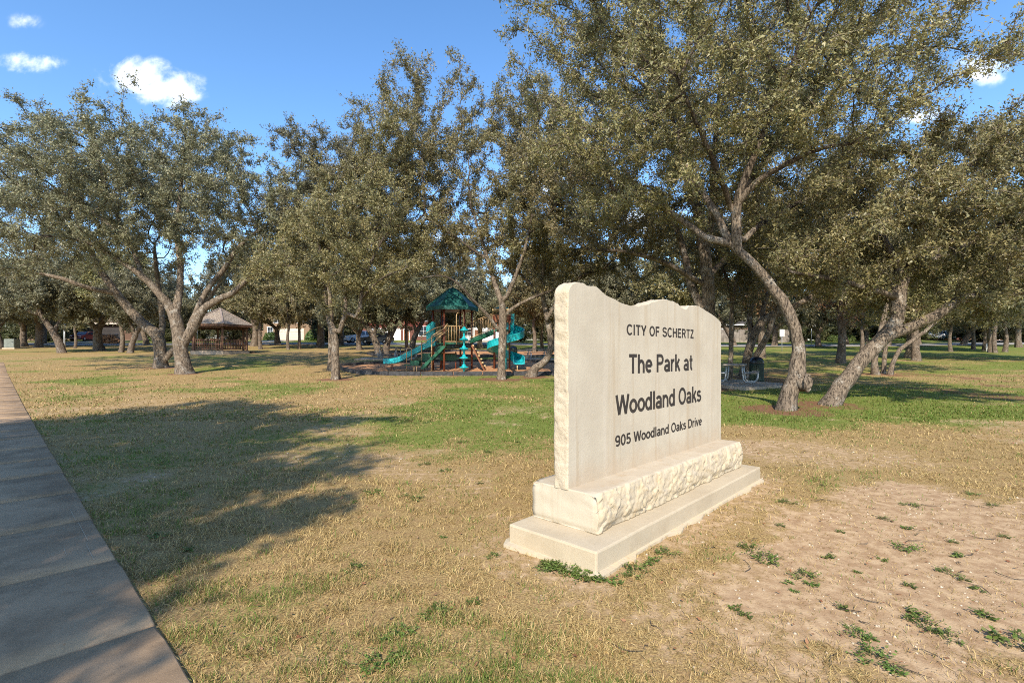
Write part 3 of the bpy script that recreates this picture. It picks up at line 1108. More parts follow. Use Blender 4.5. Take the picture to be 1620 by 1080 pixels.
def grow(seed, paths, ells, n_clump, per, step=.34, infl=4.5, kill=.62, sigma=.55, wob=.35, tip=.0125, maxn=5200):
    """paths: traced trunk and limbs as lists of (x, y, z, r); ells: crown envelope (cx, cy, cz, rx, ry, rz, weight)"""
    g = np.random.default_rng(seed)
    pos = []; par = []; fix = []
    for pi, path in enumerate(paths):
        pts = catmull(path, step * .6)
        if pi == 0:
            prev = -1
        else:
            A = np.array(pos)
            d = np.linalg.norm(A - pts[0][:3], axis=1)
            prev = int(d.argmin())
            pts = pts[1:] if d.min() < .25 else pts
        for q in pts:
            j = g.normal(0, .012 if len(pos) else 0, 3) * min(1, q[3] * 6)
            pos.append(q[:3] + j); par.append(prev); fix.append(q[3])
            prev = len(pos) - 1
    nfix = len(pos)
    # clumped attraction points
    w = np.array([e[6] * e[3] * e[4] * e[5] for e in ells]); w /= w.sum()
    att = []
    zmin = [e[7] if len(e) > 7 else -99 for e in ells]
    k = 0
    while k < n_clump:
        i = g.choice(len(ells), p=w)
        e = ells[i]
        d = g.normal(size=3); d /= np.linalg.norm(d)
        r = g.uniform(.12, 1.0) ** .45
        c = np.array(e[:3]) + d * r * np.array(e[3:6])
        if c[2] < zmin[i]: continue
        att.append(c + g.normal(0, sigma, (per, 3)) * np.array([1, 1, .75]))
        k += 1
    att = np.concatenate(att)
    P = np.array(pos)
    near = np.zeros(len(att), int); nd = np.full(len(att), 1e9)
    for a in range(0, len(P), 64):
        d = np.linalg.norm(att[:, None] - P[None, a:a + 64], axis=2)
        i = d.argmin(1); m = d[np.arange(len(att)), i]
        u = m < nd
        near[u] = i[u] + a; nd[u] = m[u]
    alive = np.ones(len(att), bool)
    kids = {}
    P = list(P)
    for it in range(140):
        sel = alive & (nd < infl)
        if not sel.any() or len(P) > maxn: break
        ix = near[sel]
        PA = np.array(P)
        v_ = att[sel] - PA[ix]
        v_ /= np.linalg.norm(v_, axis=1)[:, None] + 1e-9
        S = np.zeros((len(P), 3)); np.add.at(S, ix, v_)
        un = np.unique(ix)
        dirs = S[un]
        dirs /= np.linalg.norm(dirs, axis=1)[:, None] + 1e-9
        # keep some of the parent's heading, crook it a little
        hd = np.array([(PA[q] - PA[par[q]]) if par[q] >= 0 else (0, 0, 1.0) for q in un])
        hd /= np.linalg.norm(hd, axis=1)[:, None] + 1e-9
        dirs = dirs + .35 * hd + g.normal(0, wob, dirs.shape)
        dirs /= np.linalg.norm(dirs, axis=1)[:, None] + 1e-9
        new = PA[un] + dirs * step
        ok = []
        for q, (u_, n_) in enumerate(zip(un, new)):
            ks = kids.setdefault(int(u_), [])
            if len(ks) < 3 and all(np.linalg.norm(n_ - P[z]) > step * .45 for z in ks):
                ks.append(len(P)); P.append(n_); par.append(int(u_)); fix.append(0.0); ok.append(len(P) - 1)
        if not ok:
            # stuck points are dropped
            alive[sel & (nd < step * 2)] = False
            if it > 100: break
            continue
        NP = np.array([P[z] for z in ok])
        for a in range(0, len(NP), 64):
            d = np.linalg.norm(att[:, None] - NP[None, a:a + 64], axis=2)
            i = d.argmin(1); m = d[np.arange(len(att)), i]
            u = m < nd
            near[u] = np.array(ok)[i[u] + a]; nd[u] = m[u]
        alive &= nd > kill
    P = np.array(P); par = np.array(par); fix = np.array(fix)
    n_ = len(P)
    acc = np.zeros(n_)
    ch = np.zeros(n_, int)
    for i in range(n_ - 1, -1, -1):
        if acc[i] == 0: acc[i] = tip ** 2.25
        if par[i] >= 0:
            acc[par[i]] += acc[i]; ch[par[i]] += 1
    rad = acc ** (1 / 2.25)
    for i in range(n_):
        if fix[i] > 0: rad[i] = fix[i]
        elif par[i] >= 0: rad[i] = min(rad[i], rad[par[i]] * .93)
    return P, par, rad, nfix, ch


def wood_mesh(name, P, par, rad, mat, flare=1.45, zscale=.35, rmin=0.0, seed=0, shade_r=.075):
    n_ = len(P)
    main = np.full(n_, -1)
    order = np.argsort(-rad)
    best = {}
    for i in range(n_):
        p = par[i]
        if p >= 0 and (main[p] < 0 or rad[i] > rad[main[p]]): main[p] = i
    starts = [0] + [i for i in range(n_) if par[i] >= 0 and main[par[i]] != i]
    V = []; Q = []; MI = []
    for s0 in starts:
        if rad[s0] < rmin: continue
        ch = [s0]
        while main[ch[-1]] >= 0 and rad[main[ch[-1]]] >= rmin: ch.append(main[ch[-1]])
        pts = [P[i] for i in ch]; rs = [rad[i] for i in ch]
        if par[s0] >= 0:
            pts = [P[par[s0]]] + pts; rs = [min(rs[0] * 1.15, rad[par[s0]] * .95)] + rs
        if len(pts) < 2: continue
        pts = np.array(pts); rs = np.array(rs)
        r0 = rs[0]
        k = 12 if r0 > .16 else 8 if r0 > .07 else 5 if r0 > .025 else 3
        if s0 == 0:
            hgt = pts[:, 2] - pts[0, 2]
            pts = np.concatenate([[pts[0] - [0, 0, .25]], pts]); rs = np.concatenate([[rs[0] * flare * 1.15], rs * (1 + (flare - 1) * np.exp(-hgt / zscale))])
        T = np.gradient(pts, axis=0)
        T /= np.linalg.norm(T, axis=1)[:, None] + 1e-9
        u = np.cross(T[0], [0.3, 1, .2]); u /= np.linalg.norm(u)
        base = len(V)
        ang = np.arange(k) * 2 * math.pi / k
        for i in range(len(pts)):
            u = u - T[i] * u.dot(T[i]); u /= np.linalg.norm(u) + 1e-9
            w = np.cross(T[i], u)
            rr = rs[i] * np.ones(k)
            if r0 > .07:
                rr = rr * (1 + .16 * (vnoise(ang * 1.6 + 10 * seed, pts[i][2] * 1.5 + np.zeros(k), seed) - .5) + .14 * (vnoise(ang * 3.1, pts[i][2] * 4 + np.zeros(k), seed + 9) - .5))
                if s0 == 0: rr = rr * (1 + .22 * math.exp(-max(0, pts[i][2] - pts[0][2] - .2) / .3) * np.cos(ang * 4 + seed))
            ring = pts[i] + np.outer(np.cos(ang) * rr, u) + np.outer(np.sin(ang) * rr, w)
            V.extend(ring)
        for i in range(len(pts) - 1):
            a = base + i * k
            for j in range(k):
                Q.append((a + j, a + (j + 1) % k, a + k + (j + 1) % k, a + k + j)); MI.append(1 if rs[i] < shade_r else 0)  # thin limbs take the bark with shade in its colour
    return np_mesh(name, np.array(V), quads=np.array(Q), mats=[mat, bark_shade], mat_q=np.array(MI, np.int32), smooth_shade=True)


def crown_mesh(name, seed, P, par, rad, leaf_n, size, per_twig=17, tw_len=(.22, .55), rmax=.03, mats=None, centre=None, flat_twigs=False, nfix=0, up=.45):
    g = np.random.default_rng(seed)
    cand = np.where((rad < rmax) & (np.arange(len(P)) >= nfix))[0]
    nt = max(10, leaf_n // per_twig)
    i = g.choice(cand, nt)
    pp = P[np.maximum(par[i], 0)]
    f = g.random((nt, 1))
    o = P[i] * f + pp * (1 - f)
    hd = P[i] - pp
    hd /= np.linalg.norm(hd, axis=1)[:, None] + 1e-9
    ctr = P[nfix:].mean(0) if centre is None else np.array(centre)
    outw = o - ctr; outw /= np.linalg.norm(outw, axis=1)[:, None] + 1e-9
    d = g.normal(size=(nt, 3)) * .75 + hd * .5 + outw * .45 + np.array([0, 0, .12])
    d /= np.linalg.norm(d, axis=1)[:, None]
    L = g.uniform(*tw_len, (nt, 1))
    # twigs
    a = np.cross(d, g.normal(size=(nt, 3))); a /= np.linalg.norm(a, axis=1)[:, None] + 1e-9
    b_ = np.cross(d, a)
    bend = g.normal(0, .12, (nt, 3)) * L
    r0 = .0065 * max(1.0, size / .09) ** .7
    e = o + d * L + bend
    if flat_twigs:
        TV = np.stack([o + a * r0, o - a * r0, e - a * r0 * .4, e + a * r0 * .4], 1).reshape(-1, 3)
        TQ = np.arange(nt * 4).reshape(-1, 4)
    else:
        A = [a, a * -.5 + b_ * .866, a * -.5 - b_ * .866]
        TV = np.stack([o + x * r0 for x in A] + [e + x * r0 * .45 for x in A], 1).reshape(-1, 3)
        bs = (np.arange(nt) * 6)[:, None]
        TQ = np.concatenate([bs + np.array(q)[None] for q in ((0, 1, 4, 3), (1, 2, 5, 4), (2, 0, 3, 5))])
    # leaves
    n_ = nt * per_twig
    ti = np.repeat(np.arange(nt), per_twig)
    t = g.uniform(.12, 1.08, (n_, 1))
    q = o[ti] + d[ti] * L[ti] * t + bend[ti] * t * t + g.normal(0, .028 + size * .35, (n_, 3))
    ax = d[ti] * .5 + g.normal(size=(n_, 3)) * .8
    ax /= np.linalg.norm(ax, axis=1)[:, None] + 1e-9
    nn = g.normal(size=(n_, 3)) * .8 + np.array([0, 0, up]) + outw[ti] * .35
    s_ = np.cross(nn, ax); s_ /= np.linalg.norm(s_, axis=1)[:, None] + 1e-9
    l = size * g.uniform(.6, 1.3, (n_, 1)); w = l * g.uniform(.62, .92, (n_, 1)) * .5
    w = w * g.uniform(.9, 1.25, (n_, 1))
    sk = g.uniform(-.18, .18, (n_, 1)) * l
    LV = np.stack([q - ax * (l * .45 + sk), q + s_ * w - ax * (l * .12 - sk), q + ax * l * .55 - s_ * w * .45], 1).reshape(-1, 3)
    LT = np.arange(n_ * 3).reshape(-1, 3) + len(TV)
    V = np.concatenate([TV, LV])
    me = np_mesh(name, V, quads=TQ, tris=LT, mats=mats, mat_q=np.ones(len(TQ), np.int32), mat_t=np.zeros(n_, np.int32))
    at = me.attributes.new('rnd', 'FLOAT', 'FACE')
    tw = np.clip(g.random(nt) * .6 + .2 * vnoise(o[:, 0] * .9 + o[:, 2] * .4, o[:, 1] * .9 + o[:, 2], seed) * 2, 0, 1)
    vals = np.concatenate([np.zeros(len(TQ)), np.clip(.5 * tw[ti] + .5 * g.random(n_), 0, 1)])
    at.data.foreach_set('value', vals.astype(np.float32))
    return me


def traced_tree(px, D, paths_px, crowns, seed, label, leaf_n, size, n_clump, per, mats, group=None, step=.34, dense=None, wob=.35, infl=4.5, name='oak_tree', sigma=.62, flare=1.14, up=.45, bk=None, kill=.62, rk=.80):
    """paths_px: lists of (px, py, radius_px, dy metres); crowns: (px, py, rx px, rz px, ry metres, dy metres, weight, lowest py)"""
    base = gp(px, D)
    pyb = HY + (CH - base.z) / D * F
    k = D / F

    def w3(q):
        dy = q[3] if len(q) > 3 else 0.0
        dd = (D + dy) / F
        # world point on the ray through the pixel at distance D + dy, relative to the base
        return ((q[0] - CX) * dd - base.x, dy, CH - (q[1] - HY) * dd - base.z, q[2] * dd * rk)
    paths = [[w3(q) for q in pth] for pth in paths_px]
    paths[0][0] = (0.0, 0.0, 0.0, paths[0][0][3])
    ells = []
    for c in crowns:
        dd = (D + c[5]) / F
        ells.append(((c[0] - CX) * dd - base.x, c[5], CH - (c[1] - HY) * dd - base.z, c[2] * dd, c[4], c[3] * dd, c[6] if len(c) > 6 else 1.0,
                     (CH - (c[7] - HY) * dd - base.z) if len(c) > 7 else -99))
    P, par, rad, nfix, ch = grow(seed, paths, ells, n_clump, per, step=step, wob=wob, infl=infl, sigma=sigma, kill=kill)
    root = empty(name, base, 0, label, 'tree', group)
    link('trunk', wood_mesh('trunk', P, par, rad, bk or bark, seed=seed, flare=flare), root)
    link('crown', crown_mesh('crown', seed + 1, P, par, rad, leaf_n, size, mats=mats, nfix=nfix, up=up, flat_twigs=D > 18), root)
    return root, (P, par, rad)


MO = [leaf_oak, twig_m]
MC = [leaf_cool, twig_m]
MD = [leaf_dark, twig_m]

# knotty oak right of the sign
knotty, _ = traced_tree(1243, 13.0, [
    [(1243, 648, 15.5), (1249, 618, 15.5), (1260, 597, 17), (1264, 555, 12), (1253, 507, 11), (1229, 465, 10), (1192, 418, 9), (1158, 386, 8.5, .1), (1136, 345, 7.5, .2), (1112, 306, 7, .5), (1085, 262, 5.5, .8), (1068, 200, 4, 1)],
    [(1166, 392, 10), (1165, 350, 9, -.1), (1170, 305, 8, -.3), (1192, 250, 6.5, -.5), (1215, 192, 5, -.8), (1240, 120, 3.5, -1)],
    [(1168, 320, 7, -.2), (1195, 290, 6, -.6), (1240, 262, 5, -1), (1300, 235, 4, -1.2), (1365, 225, 3, -1.4)],
    [(1172, 300, 6, 0), (1200, 270, 5, .7), (1240, 215, 4.5, 1.2), (1300, 130, 4, 1.6), (1350, 70, 3, 2)],
    [(1150, 384, 8.5, .1), (1117, 376, 7, .3), (1085, 352, 6, .7), (1030, 320, 4.5, 1), (970, 300, 3, 1.4)],
    [(1178, 378, 6, .1), (1210, 350, 5, .4), (1255, 325, 4.3, .7), (1310, 300, 3.5, 1)],
    [(1160, 340, 6, 0), (1135, 270, 5, -.8), (1100, 190, 4.5, -1.5), (1070, 120, 3.5, -2)],
], [(1150, 40, 300, 250, 4.6, .3, 1.0, 330), (1060, 150, 215, 170, 3.6, .5, 1.0), (1340, 90, 215, 150, 3.6, .2, 1.0), (1430, 45, 85, 75, 2.4, .2, .9), (920, 60, 110, 140, 2.5, .5, 1.0), (980, 260, 130, 90, 2.6, .9, .7)],
    101, 'tall oak right of the sign with a crooked trunk and a cut knot low down', 215000, .080, 290, 11, MO, step=.33)
kn = MB()
kc = gp(1243, 13.0)
kk = 13.0 / F
cx, cz = (1264 - 1243) * kk, (648 - 604) * kk
pts = [(cx + .165 * math.cos(a) * .85 + .05, -.30 + .12 * math.cos(a), cz + .215 * math.sin(a)) for a in [2 * math.pi * i / 22 for i in range(23)]]
kn.tube(pts, [.034 + .012 * math.sin(i * 2.1) for i in range(23)], 7, False)
kn.tube([(cx + .02, -.12, cz), (cx + .05, -.24, cz + .01), (cx + .05, -.305, cz + .01)], [.24, .205, .13], 12)
kn.build('knot', bark, knotty)

# pale upright oak behind the sign
traced_tree(1118, 19.0, [
    [(1118, 612, 15), (1119, 540, 13), (1121, 480, 12.5), (1116, 410, 11), (1104, 335, 9.5, .2), (1086, 272, 7.5, .4), (1075, 200, 5, .5), (1068, 120, 3, .6)],
    [(1117, 500, 9), (1095, 455, 7.5, .4), (1082, 400, 6.5, .8), (1066, 350, 5.5, 1), (1040, 300, 4, 1.2)],
    [(1116, 400, 8, 0), (1128, 330, 7, -.3), (1128, 260, 6, -.5), (1135, 190, 4.5, -.6), (1140, 110, 3, -.6)],
    [(1110, 450, 5.5), (1060, 420, 5, -.5), (1000, 400, 4, -1), (940, 395, 3, -1.2)],
    [(1118, 440, 6, 0), (1160, 400, 5, .5), (1215, 380, 4, 1), (1265, 370, 3, 1.3)],
], [(1090, 170, 210, 170, 4.0, .5, 1.0, 330), (1000, 280, 160, 110, 3.5, .8, .9), (1210, 260, 150, 130, 3.5, .8, .9)],
    131, 'pale straight oak trunk rising directly behind the stone sign', 130000, .098, 165, 10, MO, step=.4)

# leaning oak at the right
traced_tree(1312, 14.0, [
    [(1312, 640, 15.5), (1340, 600, 14), (1366, 567, 13.5), (1396, 535, 13.5), (1418, 505, 12), (1420, 470, 14, .1), (1430, 435, 12, .2), (1452, 418, 10, .3), (1490, 405, 8, .3), (1540, 380, 6, .2), (1600, 345, 4, 0)],
    [(1400, 533, 12), (1440, 517, 11, -.3), (1480, 500, 10, -.6), (1512, 478, 8.8, -.8), (1550, 468, 8.5, -1), (1610, 463, 6, -1.2), (1680, 445, 4, -1.3)],
    [(1428, 440, 9, .1), (1410, 400, 7.5, .4), (1385, 360, 6, .8), (1350, 320, 4.5, 1), (1300, 290, 3, 1.2)],
    [(1438, 425, 8, .1), (1455, 370, 6.5, -.5), (1470, 310, 5, -1), (1480, 250, 3.5, -1.2)],
    [(1500, 402, 6, .2), (1530, 340, 5, .6), (1555, 280, 4, .8), (1580, 210, 3, 1)],
    [(1420, 470, 7, 0), (1370, 455, 5.5, -.6), (1310, 440, 4.5, -1), (1250, 430, 3, -1.2)],
], [(1430, 340, 210, 120, 3.2, 0, 1.0, 450), (1560, 320, 150, 105, 3.2, .2, 1.0), (1300, 370, 120, 75, 2.6, -.2, .8, 430), (1640, 410, 130, 70, 2.6, -1, .8), (1625, 255, 55, 75, 2.0, .3, .8)],
    151, 'leaning two limbed oak at the right of the lawn with spreading low crown', 195000, .082, 260, 10, MO, step=.33)

# oak in front of the play structure
traced_tree(793, 23.2, [
    [(793, 603, 8.5), (794, 570, 7.8), (795, 523, 7.8), (795, 486, 7), (790, 468, 5.5, 0), (780, 440, 4.5, .2), (768, 400, 3.5, .5), (750, 340, 2.4, .6)],
    [(797, 478, 5.5), (806, 460, 4.8, -.2), (816, 435, 4.2, -.4), (830, 395, 3.4, -.6), (842, 340, 2.4, -.8)],
    [(788, 524, 4.2), (775, 503, 3.6, -.3), (757, 484, 3.1, -.6), (744, 470, 2.6, -.8), (724, 448, 2.1, -1), (698, 436, 1.5, -1.2), (665, 440, 1.0, -1.4)],
    [(797, 500, 4), (815, 485, 3.5, .3), (845, 470, 3, .6), (885, 455, 2.2, .8)],
    [(770, 410, 3, .4), (720, 375, 2.6, .8), (670, 340, 2, 1.2)],
    [(838, 370, 2.6, -.7), (875, 330, 2.2, -1), (900, 290, 1.8, -1.2)],
], [(770, 285, 160, 150, 3.2, 3.2, 1.0, 420), (660, 320, 110, 120, 3.2, 5.0, 1.0), (880, 330, 90, 110, 3.4, 2.2, .9), (690, 190, 100, 85, 3.0, 3.2, .9), (690, 430, 100, 30, 1.4, 4.5, .35), (815, 390, 110, 60, 1.8, .3, .6)],
    171, 'oak with a forked trunk standing in front of the blue spiral slide', 170000, .105, 280, 10, MO, step=.42)

# small forked oak left of the play structure
traced_tree(531, 23.0, [
    [(531, 601, 8), (531, 570, 7.4), (530, 538, 7), (527, 522, 7), (521, 506, 5, .1), (516, 488, 4.4, .2), (515, 465, 3.8, .3), (512, 430, 3, .4), (505, 390, 2, .4)],
    [(530, 530, 6), (538, 524, 5.2, -.1), (543, 506, 4.8, -.2), (550, 496, 4.5, -.3), (562, 501, 4.3, -.4), (570, 484, 3.8, -.5), (572, 462, 3, -.6), (585, 420, 2.4, -.8), (605, 380, 1.7, -1)],
    [(545, 502, 4), (547, 480, 3.5, .3), (545, 450, 3, .6), (548, 400, 2.4, .8), (556, 350, 1.6, 1)],
    [(573, 470, 2.4, -.5), (605, 440, 1.8, -1), (640, 425, 1.2, -1.3)],
    [(514, 450, 2.6, .3), (485, 430, 2.2, -.4), (455, 420, 1.6, -.8)],
], [(545, 380, 105, 95, 3.2, 0, 1.0, 470), (600, 340, 90, 100, 2.6, 3.2, 1.0), (480, 420, 75, 50, 2.6, -.3, .8), (630, 435, 70, 36, 1.6, 4.2, .5), (620, 230, 80, 75, 2.4, 2, .8)],
    191, 'small oak with a low forked trunk left of the straight blue slide', 130000, .098, 180, 10, MO, step=.42)

# tall oak whose dark stem rises behind the small forked one
traced_tree(523, 28.5, [
    [(523, 582, 6), (524, 540, 5.5), (522, 480, 5.2), (518, 420, 5), (521, 365, 4.6), (517, 325, 4.2, .1), (505, 290, 3, .3), (490, 240, 2, .5)],
    [(517, 325, 3.2, .1), (530, 300, 2.8, -.2), (548, 265, 2.3, -.4), (560, 215, 1.6, -.5)],
    [(520, 400, 2.8), (490, 375, 2.4, .5), (460, 345, 1.8, .9)], [(521, 440, 2.8), (560, 410, 2.4, .7), (590, 380, 1.8, 1.2)],
], [(520, 275, 62, 85, 3.2, .2, 1.0), (465, 352, 66, 68, 3.0, .6, .9), (570, 330, 80, 90, 3.4, .8, .9)],
    205, 'tall oak with a dark stem showing above the small forked oak', 110000, .105, 160, 10, MC, step=.46)

# big oak on the left
traced_tree(292, 26.5, [
    [(292, 589, 14), (287, 560, 12.5), (284, 540, 12), (279, 510, 11), (268, 484, 8.5, 0), (255, 468, 7, -.2), (230, 441, 6, -.5), (203, 420, 5, -.8), (170, 400, 4, -1), (130, 380, 3, -1.2), (80, 372, 2, -1.4)],
    [(287, 545, 9.5), (300, 528, 9, .1), (310, 508, 8.5, .2), (322, 489, 7.5, .3), (344, 474, 6.5, .4), (370, 462, 5.5, .5), (395, 440, 4.2, .6), (430, 420, 3, .7), (470, 400, 2, .7)],
    [(278, 500, 8), (283, 465, 6.5, .3), (286, 425, 5.5, .5), (280, 370, 4.5, .7), (285, 310, 3.5, .9), (292, 250, 2.5, 1)],
    [(296, 530, 6), (312, 490, 5.5, .8), (330, 455, 5, 1.2), (355, 425, 4.5, 1.5), (370, 400, 4, 1.7), (395, 375, 3, 1.9), (430, 350, 2, 2)],
    [(225, 438, 4.6, -.5), (205, 385, 4.2, -.2), (165, 350, 3.6, .2), (140, 330, 3, .5), (90, 300, 2, .7)],
    [(205, 385, 3.6, -.2), (180, 330, 3, -.5), (160, 270, 2.4, -.7), (150, 220, 1.6, -.8)],
    [(280, 360, 3.6, .7), (240, 310, 3, 1), (200, 260, 2, 1.2)],
], [(230, 290, 190, 105, 5.5, 0, 1.0, 440), (110, 330, 130, 100, 4.6, -.4, 1.0, 450), (392, 318, 115, 92, 4.6, .5, 1.0, 470), (290, 228, 100, 52, 4.0, .6, .9), (130, 258, 95, 60, 4.0, .5, .9), (20, 400, 90, 60, 3.6, -.8, .7), (430, 420, 60, 45, 2.6, .5, .6)],
    211, 'largest oak on the left with a thick pale trunk dividing low beside the gazebo', 190000, .11, 350, 9, MC, step=.46)

# darker oak just behind it
traced_tree(255, 30.5, [
    [(256, 577, 12), (253, 552, 11), (248, 530, 11), (230, 515, 9.5, .2), (205, 490, 8, .3), (180, 458, 7, .3), (158, 425, 5.5, .2), (140, 390, 4.4, 0), (120, 340, 3, -.2), (105, 280, 2, -.3)],
    [(252, 545, 6.5), (256, 520, 5.5, .2), (256, 495, 5, .4), (250, 450, 4.2, .7), (245, 400, 3, 1)],
    [(256, 577, 5), (268, 560, 6, -.1), (282, 545, 5.5, .6), (300, 520, 5, 1.2), (325, 480, 4, 2), (360, 430, 2.5, 2.6)],
    [(185, 465, 5.5, .3), (140, 455, 4.5, -.3), (95, 440, 3.6, -.6), (50, 430, 2.4, -.8)],
], [(150, 285, 165, 95, 5.2, 0, 1.0, 440), (30, 320, 130, 120, 5.0, .5, 1.0), (290, 330, 130, 110, 4.8, 1, .8), (10, 295, 100, 55, 4.4, 1, .8)],
    231, 'dark leaning oak trunk just behind the largest oak on the left', 120000, .115, 190, 10, MC, step=.52)

# oak behind the right edge of the play area, hidden partly by the sign
traced_tree(839, 24.6, [
    [(839, 599, 9), (848, 582, 7.5), (862, 572, 6.8, .1), (871, 552, 6.2, .2), (868, 515, 5.5, .3), (861, 486, 4.8, .4), (858, 450, 3.8, .5), (862, 400, 3, .6), (870, 350, 2, .7)],
    [(866, 505, 4), (885, 470, 3.5, -.2), (915, 440, 3, -.4), (955, 425, 2.2, -.6)],
    [(860, 470, 3.6, .4), (835, 445, 3, .8), (810, 420, 2.2, 1)],
], [(890, 330, 105, 115, 4.0, .4, 1.0, 430), (970, 380, 100, 60, 3.4, .2, .9), (850, 220, 75, 85, 3.0, .5, .8)],
    251, 'bent oak between the spiral slide and the left end of the sign', 110000, .105, 150, 10, MO, step=.45)

# oak beyond the knotty trunk, long low limb to the right
traced_tree(1177, 24.0, [
    [(1177, 588, 8.5), (1183, 560, 8), (1193, 530, 8), (1206, 508, 7.5), (1225, 497, 6.5, -.1), (1250, 488, 6, -.3), (1290, 466, 5, -.6), (1335, 437, 4, -.9), (1385, 420, 2.6, -1.2)],
    [(1190, 535, 5.5), (1186, 505, 5, .4), (1192, 470, 4.4, .8), (1200, 430, 3.4, 1.2), (1195, 380, 2.4, 1.5)],
    [(1206, 508, 5, 0), (1212, 470, 4.5, .4), (1240, 430, 3.6, .9), (1270, 390, 2.4, 1.4)],
    [(1177, 588, 5), (1196, 562, 6, -.4), (1212, 535, 6, -.7), (1222, 505, 5, -.9), (1235, 470, 4, -1.2), (1230, 420, 2.6, -1.4)],
], [(1230, 390, 120, 85, 4.2, .4, 1.0, 470), (1340, 420, 90, 55, 3.4, -.6, .9), (1300, 320, 110, 90, 3.8, .8, .8)],
    271, 'dark oak with a long low limb beyond the picnic table and litter bin', 95000, .10, 140, 10, MO, step=.45)

# slim trunk beside it
traced_tree(1154, 22.0, [
    [(1154, 590, 5.2), (1156, 560, 4.6), (1157, 525, 4.4), (1158, 490, 4), (1163, 455, 3.5), (1172, 430, 3, .2), (1190, 400, 2.2, .4)],
    [(1159, 480, 3.2), (1150, 440, 2.8, .3), (1132, 400, 2, .6)],
], [(1165, 400, 70, 55, 2.6, .2, 1.0)],
    281, 'slim upright oak at the right end of the sign behind the picnic table', 22000, .115, 38, 11, MO, step=.45)

# clump of three pale stems beyond the leaning oak
for (px, D, pth, crowns, seed, lab, ln) in (
    (1385, 26.0, [[(1385, 596, 6.5), (1383, 572, 5.5), (1386, 548, 5), (1395, 515, 4.5), (1404, 480, 4), (1410, 430, 3), (1415, 380, 2)]], [(1420, 370, 80, 60, 3, 0, 1.0)], 291, 'leftmost of three pale stems beyond the leaning oak on the right', 26000),
    (1397, 27.0, [[(1397, 592, 4.4), (1400, 560, 4.2), (1402, 520, 4), (1408, 480, 3.5), (1425, 430, 2.6), (1450, 390, 1.8)]], [(1460, 390, 70, 50, 2.8, .3, 1.0)], 293, 'shaded middle stem of three beyond the leaning oak on the right', 22000),
    (1408, 26.0, [[(1408, 595, 4.6), (1413, 573, 4.2), (1424, 553, 4), (1448, 535, 3.7), (1470, 518, 3.3), (1500, 490, 2.6), (1530, 450, 1.8)]], [(1530, 430, 90, 45, 2.8, -.3, 1.0)], 295, 'curved small stem bending right beyond the leaning oak', 24000)):
    traced_tree(px, D, pth, crowns, seed, lab, ln, .12, int(ln / 600), 10, MO, step=.48)


# ------------------------------------------------------------------ farther trees: five prototypes, copied one by one
def proto(seed, paths, ells, leaf_n, size, n_clump, per, mats, step, name='oak_tree', bk=None):
    P, par, rad, nfix, ch = grow(seed, paths, ells, n_clump, per, step=step, sigma=.7, kill=.8, infl=6)
    root = empty(name, (0, 0, 0))
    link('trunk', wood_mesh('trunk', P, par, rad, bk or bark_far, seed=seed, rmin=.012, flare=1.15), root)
    link('crown', crown_mesh('crown', seed + 1, P, par, rad, leaf_n, size, mats=mats, nfix=nfix, flat_twigs=True, per_twig=15, tw_len=(.35, .8), rmax=.04), root)
    return root


p_spread = proto(301, [[(0, 0, 0, .36), (-.15, .05, 1.0, .31), (-.1, 0, 2.0, .29), (.3, .1, 3.0, .25), (.9, .2, 4.2, .18), (1.4, .2, 5.6, .1)],
                       [(-.1, 0, 2.0, .24), (-.9, -.2, 2.8, .19), (-2.0, -.3, 3.4, .14), (-3.2, -.5, 4.1, .08)],
                       [(.1, .05, 2.6, .2), (.1, .8, 3.6, .15), (.4, 1.8, 4.6, .1)],
                       [(.5, .1, 3.4, .16), (1.6, -.6, 4.0, .12), (3.0, -.9, 4.6, .07)]],
                 [(0, 0, 6.2, 4.4, 4.2, 2.7, 1.0, 3.4), (-2.4, -.4, 5.0, 2.4, 2.4, 1.4, .8), (2.6, .2, 5.4, 2.4, 2.4, 1.6, .8)], 42000, .20, 150, 10, MC, .6)
p_tall = proto(311, [[(0, 0, 0, .22), (.1, .05, 1.5, .19), (-.05, 0, 3.0, .17), (.1, .1, 4.6, .14), (0, .1, 6.4, .12), (.1, 0, 8.0, .06)],
                     [(0, 0, 3.2, .13), (.8, .2, 4.4, .1), (1.8, .3, 5.4, .06)],
                     [(0, .05, 3.8, .12), (-.8, -.2, 5.0, .09), (-1.7, -.3, 6.2, .05)]],
               [(0, 0, 7.2, 2.8, 2.8, 3.0, 1.0, 4.0), (0, .2, 5.2, 2.4, 2.4, 1.3, .6)], 30000, .20, 110, 9, MO, .6)
p_lean = proto(321, [[(0, 0, 0, .36), (.25, .05, 1.1, .31), (.7, .1, 2.1, .28), (1.3, .2, 3.2, .22), (1.7, .3, 4.4, .16), (1.8, .3, 5.8, .09)],
                     [(.6, .1, 1.9, .2), (.2, -.2, 3.0, .16), (-.4, -.4, 4.2, .11), (-1.2, -.6, 5.4, .06)],
                     [(1.4, .2, 3.4, .16), (2.6, .1, 4.0, .12), (3.8, 0, 4.4, .06)]],
               [(1.2, 0, 6.0, 3.8, 3.8, 2.6, 1.0, 3.2), (3.2, 0, 5.0, 2.2, 2.4, 1.4, .7), (-1.2, -.4, 5.6, 2.0, 2.2, 1.6, .7)], 36000, .20, 130, 9, MC, .6)
